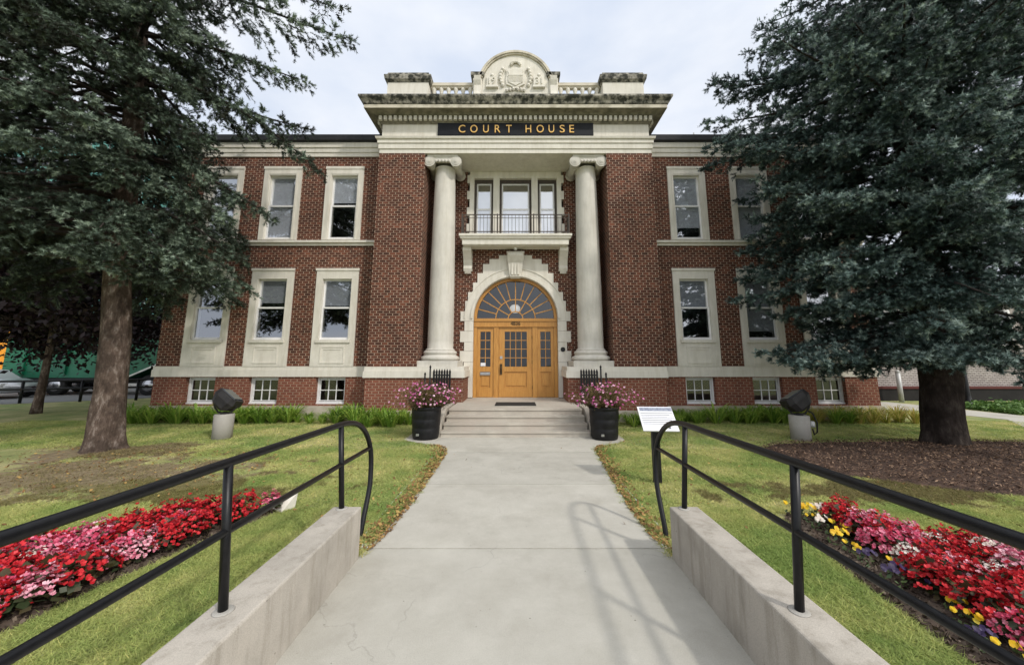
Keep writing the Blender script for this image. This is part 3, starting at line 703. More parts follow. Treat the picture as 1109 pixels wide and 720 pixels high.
# windows: stone surround > sash, glass, blind and sky panel; one of each kind, then copies
def make_window(kind):
    """local coordinates: x centred, y = 0 at the wing face, z = 0 at the surround foot"""
    root = None
    if kind == 'lower':
        m = MB().wall(-.739, .739, 0, 3.418, -.05, .28, [(-.51,.51,.90,3.04)])
        m.box(-.60, .60, -.095, -.051, .80, .90).wall(-.42, .42, .10, .68, -.068, -.051, [(-.38,.38,.14,.64)]).box(-.30,.30,-.064,-.051,.56,.585)
        m.box(-.77, .77, -.075, -.051, 3.33, 3.418)
        root = m.build('window', 'stone', None, origin=(0, 0, 0))
        sm, gl = sash(-.509, .509, .901, 2.02, 3.039, .055)
    elif kind == 'upper':
        m = MB().wall(-.689, .689, 0, 2.798, -.05, .28, [(-.48,.48,.03,2.46)])
        m.box(-.71, .71, -.07, -.051, 2.70, 2.798).wall(-.56, .56, .0, 2.56, -.066, -.051, [(-.50,.50,.0,2.50)])
        root = m.build('window', 'stone', None, origin=(0, 0, 0))
        sm, gl = sash(-.479, .479, .031, 1.30, 2.459, .055)
    else:
        m = MB().wall(-.499, .499, .001, .889, .14, .24, [(-.44,.44,.07,.83)]); m.box(-.499, .499, .10, .139, .001, .05)
        root = m.build('basement_window', 'white_paint', None, origin=(0, 0, 0))
        sm = MB().wall(-.43, .43, .09, .82, .17, .20, [(-.40,.40,.12,.79)])
        for k in (-.133, .133): sm.box(k-.013, k+.013, .168, .198, .12, .79)
        sm.box(-.40, .40, .167, .197, .44, .466)
        gl = MB().add([(-.42,.19,.1),(.42,.19,.1),(.42,.19,.8),(-.42,.19,.8)], [(0,1,2,3)])
    sm.build('sash', 'white_paint', root, origin=(0, 0, 0))
    gl.build('glass', {'lower':'window_glass','upper':'upper_glass','basement':'basement_glass'}[kind], root, origin=(0, 0, 0))
    return root
def blind_sky_panel(root, z0, z1, hw):
    MB().box(-hw, hw, .136, .142, z0, z1).build('blind_sky_panel', 'blind_sky_white', root, origin=(0, 0, 0))  # pale sheet behind the glass; some are added to imitate reflected sky
for kind, zb in (('lower', 1.731), ('upper', 6.201), ('basement', .471)):
    proto = make_window(kind); first = True
    for sg in (-1, 1):
        for i, x in enumerate(XC):
            o = proto if first else copy_tree(proto)
            first = False; o.parent = CH; o.location = (sg*x, W-P, zb)
for o in [c for c in CH.children if c.name.startswith('window')]:
    up = o.location.z > 5; k = (o.location.x > 0, min(range(3), key=lambda i: abs(XC[i]-abs(o.location.x))), up)
    hw = .475
    if k == (False, 1, True): blind_sky_panel(o, .02, 2.4, hw)  # pale sheet added in place of reflected sky
    if k == (False, 2, True): blind_sky_panel(o, .02, 2.4, hw)
    if k == (False, 0, True): blind_sky_panel(o, 1.45, 2.4, hw)  # added sheet imitates sky reflection in the upper pane
    if k == (True, 0, True): blind_sky_panel(o, .5, 2.4, hw)  # added sheet stands in for bright sky mirrored here
    if k == (False, 2, False): blind_sky_panel(o, 2.3, 3.0, .5)
    if k == (True, 1, False): blind_sky_panel(o, 1.2, 3.0, .5)
    if k == (True, 1, True): blind_sky_panel(o, .02, 2.4, hw)
    if k == (False, 1, False): blind_sky_panel(o, 2.2, 3.1, .5)
    if k == (False, 0, False): blind_sky_panel(o, 2.1, 3.0, .5)
    if k == (True, 0, False): blind_sky_panel(o, 2.0, 3.1, .5)

# ------------------------------------------------------------------ steps, mat, iron gates
st = MB(); LZ = .60
for k in range(4):
    y0 = 10.72-.29*k
    z1 = LZ-.15*k
    st.box(-1.86-.02*k, 1.86+.02*k, y0, D-.22-.001*k if k == 0 else 10.719-.29*(k-1), -.1, z1-.045)
    st.box(-1.86-.02*k, 1.86+.02*k, y0-.03, (D-.221) if k == 0 else 10.719-.29*(k-1), z1-.0449, z1)
for sg in (-1, 1):
    x0, x1 = sorted((sg*1.94, sg*2.12)); st.prismx([(9.80,-.1),(9.80,.16),(10.0,.30),(10.75,.60),(P-.1,.60),(P-.1,-.1)], x0, x1)
tag(st.build('entrance_steps', 'step_concrete'), 'four pale concrete steps rising to the oak entrance door', 'steps')
dm = MB().box(-.62, .62, 11.35, 12.15, LZ+.001, LZ+.02)
tag(dm.build('door_mat', 'mat_rubber', bevel=.004), 'flat black door mat lying on the landing before the door', 'door mat')
def iron_gate(sg, label):
    t = thing('iron_gate', label, 'gate', (sg*2.3, 11.86, 0), 0, 'black iron gates beside the steps')
    m = MB()
    for z in (.78, 1.46): m.box(sg*2.32-.27, sg*2.32+.27, 11.85, 11.88, z, z+.035)
    n = 7
    for k in range(n):
        x = sg*2.32-.25+.5*k/(n-1); m.box(x-.030, x+.030, 11.835, 11.865, .15, 1.58); m.lathe(x, 11.85, [(.036,1.58),(.03,1.61),(0,1.68)], 8)
    m.build('picket_panel', 'black_iron', t)
    for dx, h in ((.36, 1.72), (.52, 1.5)):
        x = sg*(2.32+dx); MB().tube([(x,11.80,0),(x,11.80,h)], .026, 8).lathe(x, 11.80, [(.035,h),(.03,h+.03),(0,h+.08)], 8).build('gate_post', 'black_iron', t)
iron_gate(-1, 'black iron picket gate behind the planter left of the steps')
iron_gate(1, 'black iron picket gate behind the planter right of the steps')

# ------------------------------------------------------------------ kerb walls and handrails
for sg, lab in ((-1, 'low concrete wall along the left edge of the path, carrying a handrail'), (1, 'low concrete wall along the right edge of the path, its inner face in shade')):
    x0, x1 = sorted((sg*1.545, sg*1.83))
    m = MB().box(x0, x1, -3.8, 3.98, -.2, .53)
    tag(m.build('concrete_wall', 'wall_concrete', bevel=.014), lab, 'low wall')
def handrail(X, label):
    sh = lambda z: X+math.copysign(.062, X)*max(0, z-.53)/.8
    t = thing('handrail', label, 'handrail', (X, 4, 0), 0, 'black pipe handrails along the path')
    zt = lambda y: 1.33+.02*(3.92-y)
    pts = [(sh(zt(y)), y, zt(y)) for y in (-3.6, -1, 1, 2.4, 3.6)]
    ctrl = [(3.6,1.338),(4.05,1.322),(4.33,1.26),(4.54,1.13),(4.66,.95),(4.68,.75),(4.62,.48),(4.48,.18),(4.40,-.03)]
    def cr_(p0, p1, p2, p3, t_): return tuple(.5*((2*b)+(-a+c)*t_+(2*a-5*b+4*c-d)*t_*t_+(-a+3*b-3*c+d)*t_**3) for a, b, c, d in zip(p0, p1, p2, p3))
    ext = [ctrl[0]]+ctrl+[ctrl[-1]]
    for i in range(len(ctrl)-1):
        for k in range(1, 6): q = cr_(ext[i], ext[i+1], ext[i+2], ext[i+3], k/5); pts.append((sh(q[1]), q[0], q[1]))
    MB().tube(pts, .028, 14).build('top_rail', 'rail_paint', t)
    MB().tube([(sh(.96), y, .945+.012*(3.92-y)) for y in (-3.6, 0, 2.4, 4.655)], .023, 12).build('lower_rail', 'rail_paint', t)
    for y in (3.92, 2.42, .9, -.6, -2.1):
        p_ = MB().tube([(sh(.5), y, .50), (sh(zt(y)), y, zt(y))], .026, 14).build('post', 'rail_paint', t)
        MB().lathe(X, y, [(.058,.531),(.054,.535),(.036,.537)], 16).build('post_foot', 'base_concrete', p_)
handrail(-1.72, 'black pipe handrail on the left wall with a curved end')
handrail(1.67, 'black pipe handrail on the right wall with a curved end')

# ------------------------------------------------------------------ information panel
ip = thing('information_panel', 'tilted white information panel on a black post beside the right handrail', 'sign', (2.27, 6.25, gz(6.25)))
MB().box(2.21, 2.33, 6.22, 6.29, gz(6.25)-.05, 1.06).build('post', 'black_iron', ip)
R = Matrix.Rotation(math.radians(-38), 4, 'X'); Rz = Matrix.Rotation(math.radians(-4), 4, 'Z')
def slanted(mb, x0, x1, u0, u1, d0, d1):
    vs = []
    for x, u, d in [(x0,u0,d0),(x1,u0,d0),(x1,u1,d0),(x0,u1,d0),(x0,u0,d1),(x1,u0,d1),(x1,u1,d1),(x0,u1,d1)]:
        q = Rz @ (Matrix.Rotation(math.radians(42), 4, 'X') @ Vector((x, u, d))); vs.append((2.30+q.x, 6.19+q.y, 1.04+q.z))
    mb.add(vs, [(0,3,2,1),(4,5,6,7),(0,1,5,4),(1,2,6,5),(2,3,7,6),(3,0,4,7)])
m = MB(); slanted(m, -.275, .275, -.24, .24, -.02, .0); pn = m.build('panel', 'paper_white', ip)
m = MB(); slanted(m, -.25, .27, .15, .22, .001, .003); m.build('header_picture', 'print_grey', pn)
m = MB()
for k in range(7): slanted(m, -.25, .26-.05*(k % 3), .10-.035*k, .108-.035*k, .001, .003)
slanted(m, .02, .06, -.20, -.16, .001, .003); slanted(m, .12, .16, -.20, -.16, .001, .003)
m.build('text_lines', 'print_dark', pn)
m = MB(); slanted(m, -.10, .10, -.10, .10, -.06, -.021); m.build('bracket', 'black_iron', ip)

# ------------------------------------------------------------------ ground floodlights on concrete bases
def floodlight(x, y, rz, label, blabel, cable):
    t = tag(MB().lathe(x, y, [(.215,-.1),(.22,.58),(.205,.60)], 26).build('concrete_base', 'base_concrete', None), blabel, 'lamp base', 'concrete bases under the floodlights')
    r = thing('floodlight', label, 'floodlight', (x, y, .60), rz, 'floodlights on the lawn')
    Rm = Matrix.Rotation(math.radians(38 if not cable else -32), 4, 'Y') @ Matrix.Rotation(math.radians(-12), 4, 'X')
    def T(p): q = Rm @ Vector(p); return (q.x+x, q.y+y, q.z+.91)
    rings = []
    for zz, a, b in ((-.20,.12,.13),(-.13,.22,.20),(.06,.30,.24),(.20,.27,.23)):
        rings.append([T((sx*a+ (0), sy*b, zz)) for sx, sy in ((-1,-.7),(-.6,-1),(.6,-1),(1,-.7),(1,.7),(.6,1),(-.6,1),(-1,.7))])
    MB().loft(rings).build('housing', 'lamp_metal', r)
    m = MB(); m.loft([[T((sx*a, sy*b, zz)) for sx, sy in ((-1,-1),(1,-1),(1,1),(-1,1))] for zz, a, b in ((.202,.22,.18),(.225,.20,.17))]); m.build('lens', 'dark_glass', r)
    m = MB().tube([(x-.30,y-.02,.93),(x-.27,y,.76),(x-.17,y,.64),(x,y,.615),(x+.17,y,.64),(x+.27,y,.76),(x+.30,y-.02,.93)], .022, 8); m.build('yoke', 'lamp_metal', r)
    MB().lathe(x, y, [(.10,.601),(.10,.63),(.05,.65)], 14).build('mount', 'lamp_metal', r)
    if cable:
        m = MB().tube([(x+.16,y-.1,.72),(x+.25,y-.13,.66),(x+.32,y-.15,.45),(x+.29,y-.16,.22),(x+.22,y-.15,.16),(x+.17,y-.18,.3)], .018, 8)
        m.build('cable', 'black_iron', r); MB().lathe(x+.19, y-.16, [(.055,.34),(.06,.38),(.055,.46),(.03,.48)], 12).build('junction_box', 'galvanised', r)
floodlight(-7.43, 9.75, 0, 'dark grey angular floodlight tilted over on its round concrete base', 'round concrete base under the grey floodlight on the left lawn', False)
floodlight(7.08, 9.55, 0, 'black floodlight with a looped cable on its concrete base', 'round concrete base under the black floodlight by the right spruce', True)

# ------------------------------------------------------------------ small plants
def leaf_fan(n, r0, r1, h0, h1, w, seg, r):
    """arching strap leaves from one crown; returns quads + tint"""
    Q, T = [], []
    for i in range(n):
        a = r.uniform(0, 2*PI); L = r.uniform(r0, r1); H = r.uniform(h0, h1); ww = w*r.uniform(.7, 1.2); tt = r.uniform(0, 1)
        dx, dy = math.cos(a), math.sin(a); b0 = r.uniform(0, .10); prev = None
        for k in range(seg+1):
            t = k/seg; rad = b0+L*t; z = H*(1.9*t-1.25*t*t*1.0) if True else 0
            wd = ww*(1-.93*t)*(.6+.8*min(1, t*4)*.5)
            c = (dx*rad, dy*rad, max(.005, z)); l = (c[0]-dy*wd, c[1]+dx*wd, c[2]); q = (c[0]+dy*wd, c[1]-dx*wd, c[2])
            if prev: Q.append([prev[0], prev[1], q, l]); T.append(min(1, max(0, tt+.15*t)))
            prev = (l, q)
    return np.array(Q), np.array(T)
def detach(o): col.objects.unlink(o); return o.data
LILY = []
for k in range(4):
    r = random.Random(k+50); q, t = leaf_fan(60, .22, .58, .30, .62, .022, 4, r); LILY.append(detach(fast_mesh('daylily', q, t*.85, 'lily_leaves')))
OCH = []
for k in range(2):
    r = random.Random(k+90); q, t = leaf_fan(75, .25, .62, .35, .75, .016, 4, r); OCH.append(detach(fast_mesh('daylily', q, t, 'ochre_leaves')))
def inst(name, me, loc, rz, s, label, cat, group):
    o = bpy.data.objects.new(name, me); col.objects.link(o); o.location = loc; o.rotation_euler = (0, 0, rz); o.scale = (s, s, s)
    return tag(o, label, cat, group)
r = random.Random(3)
for sg in (-1, 1):
    x = 2.75
    while x < 12.7:
        for row in range(2):
            yy = (P if x < 4.9 else W)-.42-.42*row+r.uniform(-.1, .1)
            if x < 3.2 and row == 1: continue
            xx = sg*(x+r.uniform(-.14, .14))
            if sg > 0 and x > 8.9 and r.random() < .75:
                inst('daylily', OCH[r.randrange(2)], (xx, yy, -.01), r.uniform(0, 6), r.uniform(.75, 1.0), 'yellowing clump of strap leaves at the foot of the right wing', 'plant', 'yellowing plants by the right wing')
            else:
                sz = r.uniform(.95, 1.4)*(.75 if sg > 0 and x < 6 else 1)*(.6 if (sg < 0 and 5.6 < x < 6.8) else 1)
                inst('daylily', LILY[r.randrange(4)], (xx, yy, -.01), r.uniform(0, 6), sz, 'bright green daylily clump along the foot of the %s wing' % ('left' if sg < 0 else 'right'), 'plant', 'daylilies along the %s wing' % ('left' if sg < 0 else 'right'))
        x += .40
def blob_leaves(n, R_, H, size, r, zc=.5, flat=.6):
    """small leaves spread through an uneven dome"""
    Q, T = [], []
    for i in range(n):
        a = r.uniform(0, 2*PI); e = math.acos(r.uniform(-.1, 1)); rr = R_*r.uniform(.55, 1)*(1+.18*math.sin(3*a+1))
        c = np.array([rr*math.sin(e)*math.cos(a), rr*math.sin(e)*math.sin(a), H*zc+H*(1-zc)*math.cos(e)*r.uniform(.8, 1.1)])
        u = unit(np.array([r.gauss(0, 1), r.gauss(0, 1), r.gauss(0, .5)])); v = unit(np.cross(u, [r.gauss(0, .5), r.gauss(0, .5), 1])); s_ = size*r.uniform(.6, 1.3)
        Q.append([c-u*s_, c-v*s_*flat, c+u*s_, c+v*s_*flat]); T.append(r.random())
    return np.array(Q), np.array(T)

# bedding plants
def begonia(seed, petal):
    r = random.Random(seed); R_ = .125; H = .22
    q, t = blob_leaves(46, R_*1.05, H*.82, .034, r, .25, .75); lv = detach(fast_mesh('leaves', q, t, 'begonia_leaves'))
    Q, T = [], []
    for i in range(72):
        a = r.uniform(0, 2*PI); d = R_*math.sqrt(r.random())*1.05; z = H*(1-.55*(d/R_)**2)*r.uniform(.72, 1.14)
        c = np.array([d*math.cos(a), d*math.sin(a), z])
        nrm = unit(np.array([math.cos(a)*d/R_*.8+r.gauss(0, .3), math.sin(a)*d/R_*.8-.25+r.gauss(0, .3), .9])); u = unit(np.cross(nrm, [r.gauss(0, 1), r.gauss(0, 1), .2])); v = np.cross(nrm, u); tt = r.random()
        for k in range(4):
            an = PI/2*k+.2; s_ = (.0215 if k % 2 == 0 else .015)*r.uniform(.8, 1.15)
            d1 = u*math.cos(an)+v*math.sin(an); d2 = np.cross(nrm, d1)
            Q.append([c, c+d1*s_*.6-d2*s_*.55+nrm*.006, c+d1*s_+nrm*.012, c+d1*s_*.6+d2*s_*.55+nrm*.006]); T.append(min(1, max(0, tt+r.gauss(0, .15))))
    return lv, detach(fast_mesh('blossoms', np.array(Q), np.array(T), petal))
BEG = {c: [begonia(200+17*k+len(c), 'petals_'+c) for k in range(3)] for c in ('red', 'pink', 'rose', 'white')}
def pansy(seed, petal):
    r = random.Random(seed); q, t = blob_leaves(26, .09, .12, .024, r, .2, .5); lv = detach(fast_mesh('leaves', q, t, 'pansy_leaves'))
    Q, T = [], []
    for i in range(9):
        a = r.uniform(0, 2*PI); d = .09*math.sqrt(r.random()); c = np.array([d*math.cos(a), d*math.sin(a), r.uniform(.11, .17)])
        nrm = unit(np.array([r.gauss(0, .35), -.8+r.gauss(0, .3), .7])); u = unit(np.cross(nrm, [0, .2, 1])); v = np.cross(nrm, u); tt = r.random()
        for k in range(5):
            an = 2*PI*k/5+.3; d1 = u*math.cos(an)+v*math.sin(an); d2 = np.cross(nrm, d1); s_ = .027
            Q.append([c, c+d1*s_*.6-d2*s_*.6, c+d1*s_+nrm*.004, c+d1*s_*.6+d2*s_*.6]); T.append(min(1, max(0, tt+r.gauss(0, .12))))
    return lv, detach(fast_mesh('blossoms', np.array(Q), np.array(T), petal))
PAN = {c: [pansy(400+k, 'petals_'+c) for k in range(2)] for c in ('yellow', 'violet', 'white')}
def bedding(name, meshes, loc, rz, s, label, cat, group):
    t = thing(name, label, cat, loc, rz, group); t.scale = (s, s, s)
    for nm, me in zip(('leaves', 'blossoms'), meshes):
        o = bpy.data.objects.new(nm, me); col.objects.link(o); o.parent = t
def inside(pt, poly):
    x, y = pt; c = False; n = len(poly)
    for i in range(n):
        x1, y1 = poly[i]; x2, y2 = poly[(i+1) % n]
        if (y1 > y) != (y2 > y) and x < (x2-x1)*(y-y1)/(y2-y1)+x1: c = not c
    return c
def vn(x, y, s=1.0):
    return .5+.25*(math.sin(1.9*x*s+.7)+math.sin(2.3*y*s+1.9*math.sin(x*s*1.1)))
BEDL = [(-3.02,5.10),(-3.36,4.3),(-3.58,3.5),(-3.74,2.6),(-3.85,1.2),(-8.4,1.2),(-7.6,2.1),(-6.5,3.0),(-5.4,3.85),(-4.6,4.40),(-3.8,5.0),(-3.3,5.25)]
BEDR = [(3.30,5.06),(3.14,4.2),(3.02,3.4),(2.94,2.6),(2.85,1.2),(8.0,1.2),(7.2,2.1),(6.2,2.95),(5.1,3.82),(4.4,4.4),(3.9,4.95)]
def smooth_poly(P_, it=2):
    for _ in range(it):
        Q = []
        for i in range(len(P_)):
            a, b = P_[i], P_[(i+1) % len(P_)]; Q += [(a[0]*.75+b[0]*.25, a[1]*.75+b[1]*.25), (a[0]*.25+b[0]*.75, a[1]*.25+b[1]*.75)]
        P_ = Q
    return P_
cnt = {}
for side, bed in ((-1, BEDL), (1, BEDR)):
    sp = smooth_poly(bed); m = MB()
    cx = sum(q[0] for q in sp)/len(sp); cy = sum(q[1] for q in sp)/len(sp)
    m.add([(cx, cy, .085)]+[(x, y, gz(y)+.004) for x, y in sp]+[(cx+(x-cx)*.93, cy+(y-cy)*.93, gz(y)+.028) for x, y in sp],
          [(1+i, 1+(i+1) % len(sp), 1+len(sp)+(i+1) % len(sp), 1+len(sp)+i) for i in range(len(sp))]+[(0, 1+len(sp)+i, 1+len(sp)+(i+1) % len(sp)) for i in range(len(sp))], True)
    tag(m.build('flower_bed_soil', 'soil'), kind='structure')
    r = random.Random(21+side)
    inner = .08 if side < 0 else .42
    y = 1.6
    while y < 5.4:
        x = 2.8+ (.08 if int(y*100) % 2 else 0)
        while x < 8:
            px, py = side*x+r.uniform(-.05, .05), y+r.uniform(-.05, .05)
            # keep a strip of bare soil along the lawn edge
            if inside((px, py), bed) and inside((px-side*inner, py), bed) and inside((px+side*.12, py+.12), bed) and abs(px) < .62+py*1.62:
                n_ = vn(px*1.2, py*1.3); e = (px*side-3.6)/2.5
                if side < 0: c = r.choices(['red', 'pink'], [.85, .15])[0] if (py > 3.75+.6*n_) else r.choices(['red', 'pink', 'rose', 'white'], [.30, .43, .26, .01])[0]
                else: c = 'red' if n_ > .80 or py > 4.5 else r.choices(['red', 'pink', 'rose', 'white'], [.40, .34, .18, .08])[0]
                if side < 0 and ((px+3.75)**2+(py-4.35)**2 < .008 or (px+4.35)**2+(py-3.6)**2 < .008): c = 'white'
                nm = {'red':'red','pink':'pink','rose':'pale pink','white':'white'}[c]; sd = 'left' if side < 0 else 'right'
                bedding('begonia', BEG[c][r.randrange(3)], (px, py, gz(py)+.022), r.uniform(0, 6), r.uniform(.92, 1.30)*(1.08 if c == 'red' else 1),
                        '%s begonia in full bloom in the %s flower bed' % (nm, sd), 'flower', '%s begonias in the %s bed' % (nm, sd))
                cnt[(c, side)] = cnt.get((c, side), 0)+1
            x += .175
        y += .165
    if side > 0:
        ed = lambda y: float(np.interp(y, [1.2, 2.6, 3.4, 4.2, 5.06], [2.85, 2.94, 3.02, 3.14, 3.34]))
        sp_ = [(ed(y)+r.uniform(.14, .46), y, r.choices(['yellow', 'violet', 'white'], [.56, .41, .03])[0]) for y in np.arange(2.3, 4.95, .17)]
        sp_ += [(3.46, 4.92, 'yellow'), (3.56, 4.86, 'yellow')]
        for k, (px, py, c) in enumerate(sp_):
            bedding('pansy', PAN[c][k % 2], (px, py, gz(py)+.018), r.uniform(-.6, .6), r.uniform(.7, 1.1), '%s pansy on the bare soil at the front of the right bed' % {'yellow':'yellow','violet':'dark violet','white':'cream'}[c], 'flower', '%s pansies in the right bed' % c)
tinted('soil_crumbs', [(0, (.03, .021, .016)), (.6, (.085, .062, .047)), (1, (.19, .15, .115))], 1, .1)
# white marker stone at the tip of the left bed
m = MB().add([(x+.30, y-.22, z) for x, y, z in [(-3.50,5.40,.05),(-3.30,5.30,.05),(-3.22,5.46,.05),(-3.42,5.56,.05),(-3.44,5.43,.10),(-3.34,5.36,.13),(-3.20,5.47,.24),(-3.33,5.53,.21)]], [(0,3,2,1),(4,5,6,7),(0,1,5,4),(1,2,6,5),(2,3,7,6),(3,0,4,7)])
tag(m.build('marker_stone', 'stone'), 'pale slanted stone marker at the tip of the left flower bed', 'stone')

# planters
def planter(x, y, seed, label, flabel):
    t = thing('planter', label, 'planter', (x, y, .006), 0, 'black barrel planters beside the steps')
    prof = [(.0,.0),(.31,.0),(.325,.02),(.33,.06)]
    for k in range(3): z = .06+.22*k; prof += [(.336+.012*k,z+.02),(.342+.012*k,z+.10),(.345+.012*k,z+.19),(.340+.012*k,z+.205)]
    prof += [(.385,.74),(.385,.79),(.36,.79),(.35,.72),(.0,.71)]
    MB().lathe(x, y, [(r_, z+.006) for r_, z in prof], 30, False).build('barrel', 'planter_plastic', t)
    MB().box(x-.16, x-.09, y-.358, y-.32, .12, .17).build('badge', 'nickel', t)
    r = random.Random(seed); f = thing('cosmos_plant', flabel, 'flowering plant', (x, y, .72), 0, 'pink flowering plants in the planters')
    Q, T, F, FT = [], [], [], []
    for i in range(430):                                                 # thin arching stems with feathery leaves
        a = r.uniform(0, 2*PI); L = r.uniform(.2, .82); H = r.uniform(.14, .66)*(1.15-.5*L)
        b0 = np.array([.25*r.gauss(0, .5), .25*r.gauss(0, .5), 0]); d = np.array([math.cos(a), math.sin(a), 0]); side = np.array([-d[1], d[0], 0]); prev = None; tt = r.random()
        for k in range(6):
            s_ = k/5; c = b0+d*L*s_**1.2+np.array([0, 0, H*(1.5*s_-.5*s_*s_)])
            if prev is not None:
                w_ = .005; Q.append([prev-side*w_, prev+side*w_, c+side*w_, c-side*w_]); T.append(tt*.6)
                for _ in range(4):
                    u = unit(np.array([r.gauss(0, 1), r.gauss(0, 1), r.gauss(0, .7)])); v = unit(np.cross(u, [r.gauss(0, 1), r.gauss(0, 1), 1])); p_ = prev+(c-prev)*r.random(); l_ = r.uniform(.03, .075)
                    Q.append([p_, p_+u*l_*.5-v*.009, p_+u*l_, p_+u*l_*.5+v*.009]); T.append(min(1, max(0, tt+r.gauss(0, .2))))
            prev = c
        if i % 2 == 0:
            nrm = unit(np.array([d[0]*.5+r.gauss(0, .4), d[1]*.5-.5+r.gauss(0, .4), .7])); u = unit(np.cross(nrm, [.1, .2, 1])); v = np.cross(nrm, u); tt = r.random()
            for k in range(6):
                an = 2*PI*k/6; d1 = u*math.cos(an)+v*math.sin(an); d2 = np.cross(nrm, d1); s_ = .029
                F.append([prev, prev+d1*s_*.7-d2*s_*.5+nrm*.004, prev+d1*s_, prev+d1*s_*.7+d2*s_*.5+nrm*.004]); FT.append(min(1, max(0, tt+r.gauss(0, .12))))
    fast_mesh('foliage', np.array(Q), np.array(T), 'cosmos_leaves', f); fast_mesh('blossoms', np.array(F), np.array(FT), 'petals_cosmos', f)
planter(-2.28, 9.78, 5, 'ribbed black barrel planter at the left foot of the steps', 'bushy pink flowering plant filling the planter left of the steps')
planter(2.25, 9.72, 6, 'ribbed black barrel planter at the right foot of the steps', 'bushy pink flowering plant filling the planter right of the steps')

# ------------------------------------------------------------------ lawn blades, litter, mulch
def rand_pts(n, x0, x1, y0, y1): return np.stack([rng.uniform(x0, x1, n), rng.uniform(y0, y1, n)], 1)
def in_poly(pts, poly):
    c = np.zeros(len(pts), bool); x, y = pts[:, 0], pts[:, 1]; n = len(poly)
    for i in range(n):
        x1, y1 = poly[i]; x2, y2 = poly[(i+1) % n]
        if y1 == y2: continue
        c ^= ((y1 > y) != (y2 > y)) & (x < (x2-x1)*(y-y1)/(y2-y1)+x1)
    return c
GZ = np.vectorize(gz)
def blades(n, x0, x1, y0, y1, h, w):
    p = rand_pts(n, x0, x1, y0, y1)
    hw = np.array([half(q, -1) for q in np.linspace(-4, 12, 161)]); hr = np.array([half(q, 1) for q in np.linspace(-4, 12, 161)])
    li = np.interp(p[:, 1], np.linspace(-4, 12, 161), hw); ri = np.interp(p[:, 1], np.linspace(-4, 12, 161), hr)
    ragged = .05*np.sin(p[:, 1]*9)*np.sin(p[:, 1]*23)
    k = ((p[:, 0] < -li+.03+ragged) | (p[:, 0] > ri-.03-ragged)) & ~((p[:, 1] < 3.99) & (np.abs(p[:, 0]) < 1.835))
    k &= ~in_poly(p, BEDL) & ~in_poly(p, BEDR) & ~in_poly(p, MUL)
    # worn ground keeps only scattered tufts
    wl = np.hypot((p[:, 0]+7.3)/3.0, (p[:, 1]-6.7)/1.4); k &= (wl > .95) | (rng.random(n) < .35*np.clip(.5+.5*np.sin(p[:, 0]*4)*np.sin(p[:, 1]*5.3), 0, 1)+.06)
    k &= (np.abs(p[:, 0]) < 1.5+p[:, 1]*1.55)
    p = p[k]; n = len(p)
    z = GZ(p[:, 1]); a = rng.uniform(0, 2*PI, n); hh = h*rng.uniform(.5, 1.25, n); ww = w*rng.uniform(.6, 1.3, n)
    lean = rng.normal(0, 1.25, (n, 2))*hh[:, None]
    b = np.stack([p[:, 0], p[:, 1], z-.004], 1); d = np.stack([np.cos(a), np.sin(a), np.zeros(n)], 1)*ww[:, None]
    tip = np.stack([p[:, 0]+lean[:, 0], p[:, 1]+lean[:, 1], z+hh*.75], 1)
    return np.stack([b-d, b+d, tip], 1), np.clip(rng.beta(2, 3, n)+(rng.random(n) < .05)*.4, 0, 1)
MUL = smooth_poly([(5.6,8.7),(5.0,8.1),(5.35,7.3),(5.2,6.8),(6.1,6.35),(6.6,5.9),(8,5.4),(11,5.4),(15,6.4),(15.5,8.2),(13,9.2),(10.6,9.5),(8.2,9.3),(6.2,9.2)])
parts_ = [blades(230000, -7, -1.5, 1.6, 5.2, .042, .0042), blades(230000, 1.5, 7, 1.6, 5.2, .042, .0042),
          blades(110000, -9, -1.3, 5.2, 8.6, .042, .006), blades(110000, 1.3, 9, 5.2, 8.6, .042, .006),
          blades(70000, -16, -1.3, 8.6, 12.4, .045, .009), blades(60000, 1.3, 16, 8.6, 12.4, .045, .009)]
tag(fast_mesh('grass', np.concatenate([a for a, b in parts_]), np.concatenate([b for a, b in parts_]), 'grass_blades'), 'short mown grass of the lawns either side of the path', 'grass', kind='stuff')
m = MB(); cx, cy = 9.3, 7.6
ring1 = [(x, y, .004+gz(y)) for x, y in MUL]; ring2 = [(cx+(x-cx)*.9, cy+(y-cy)*.9, .05+gz(y)) for x, y in MUL]; ring3 = [(cx+(x-cx)*.4, cy+(y-cy)*.4, .10) for x, y in MUL]
m.loft([ring1, ring2, ring3, [(cx, cy, .12)]*len(MUL)], True, False)
tag(m.build('mulch_ground', 'mulch'), kind='structure')
def bits(pts, z, size, aspect, mat, name, label, cat, tilt=.5):
    n = len(pts); a = rng.uniform(0, 2*PI, n); s_ = size*rng.uniform(.5, 1.4, n)
    u = np.stack([np.cos(a), np.sin(a), rng.normal(0, tilt, n)], 1)*s_[:, None]; v = np.stack([-np.sin(a), np.cos(a), rng.normal(0, tilt, n)], 1)*(s_*aspect)[:, None]
    c = np.stack([pts[:, 0], pts[:, 1], z+rng.uniform(.004, .02, n)], 1)
    return tag(fast_mesh(name, np.stack([c-u, c-v, c+u, c+v], 1), rng.random(n), mat), label, cat, kind='stuff')
pm = rand_pts(36000, 4.0, 12.5, 5.0, 9.6); near_ = in_poly(pm+rng.normal(0, .32, pm.shape), MUL); pm = pm[(in_poly(pm, MUL)) | (near_ & (rng.random(len(pm)) < .5))]
tm = np.clip(1-np.hypot((pm[:, 0]-cx)/6.2, (pm[:, 1]-cy)/2.3), 0, 1)
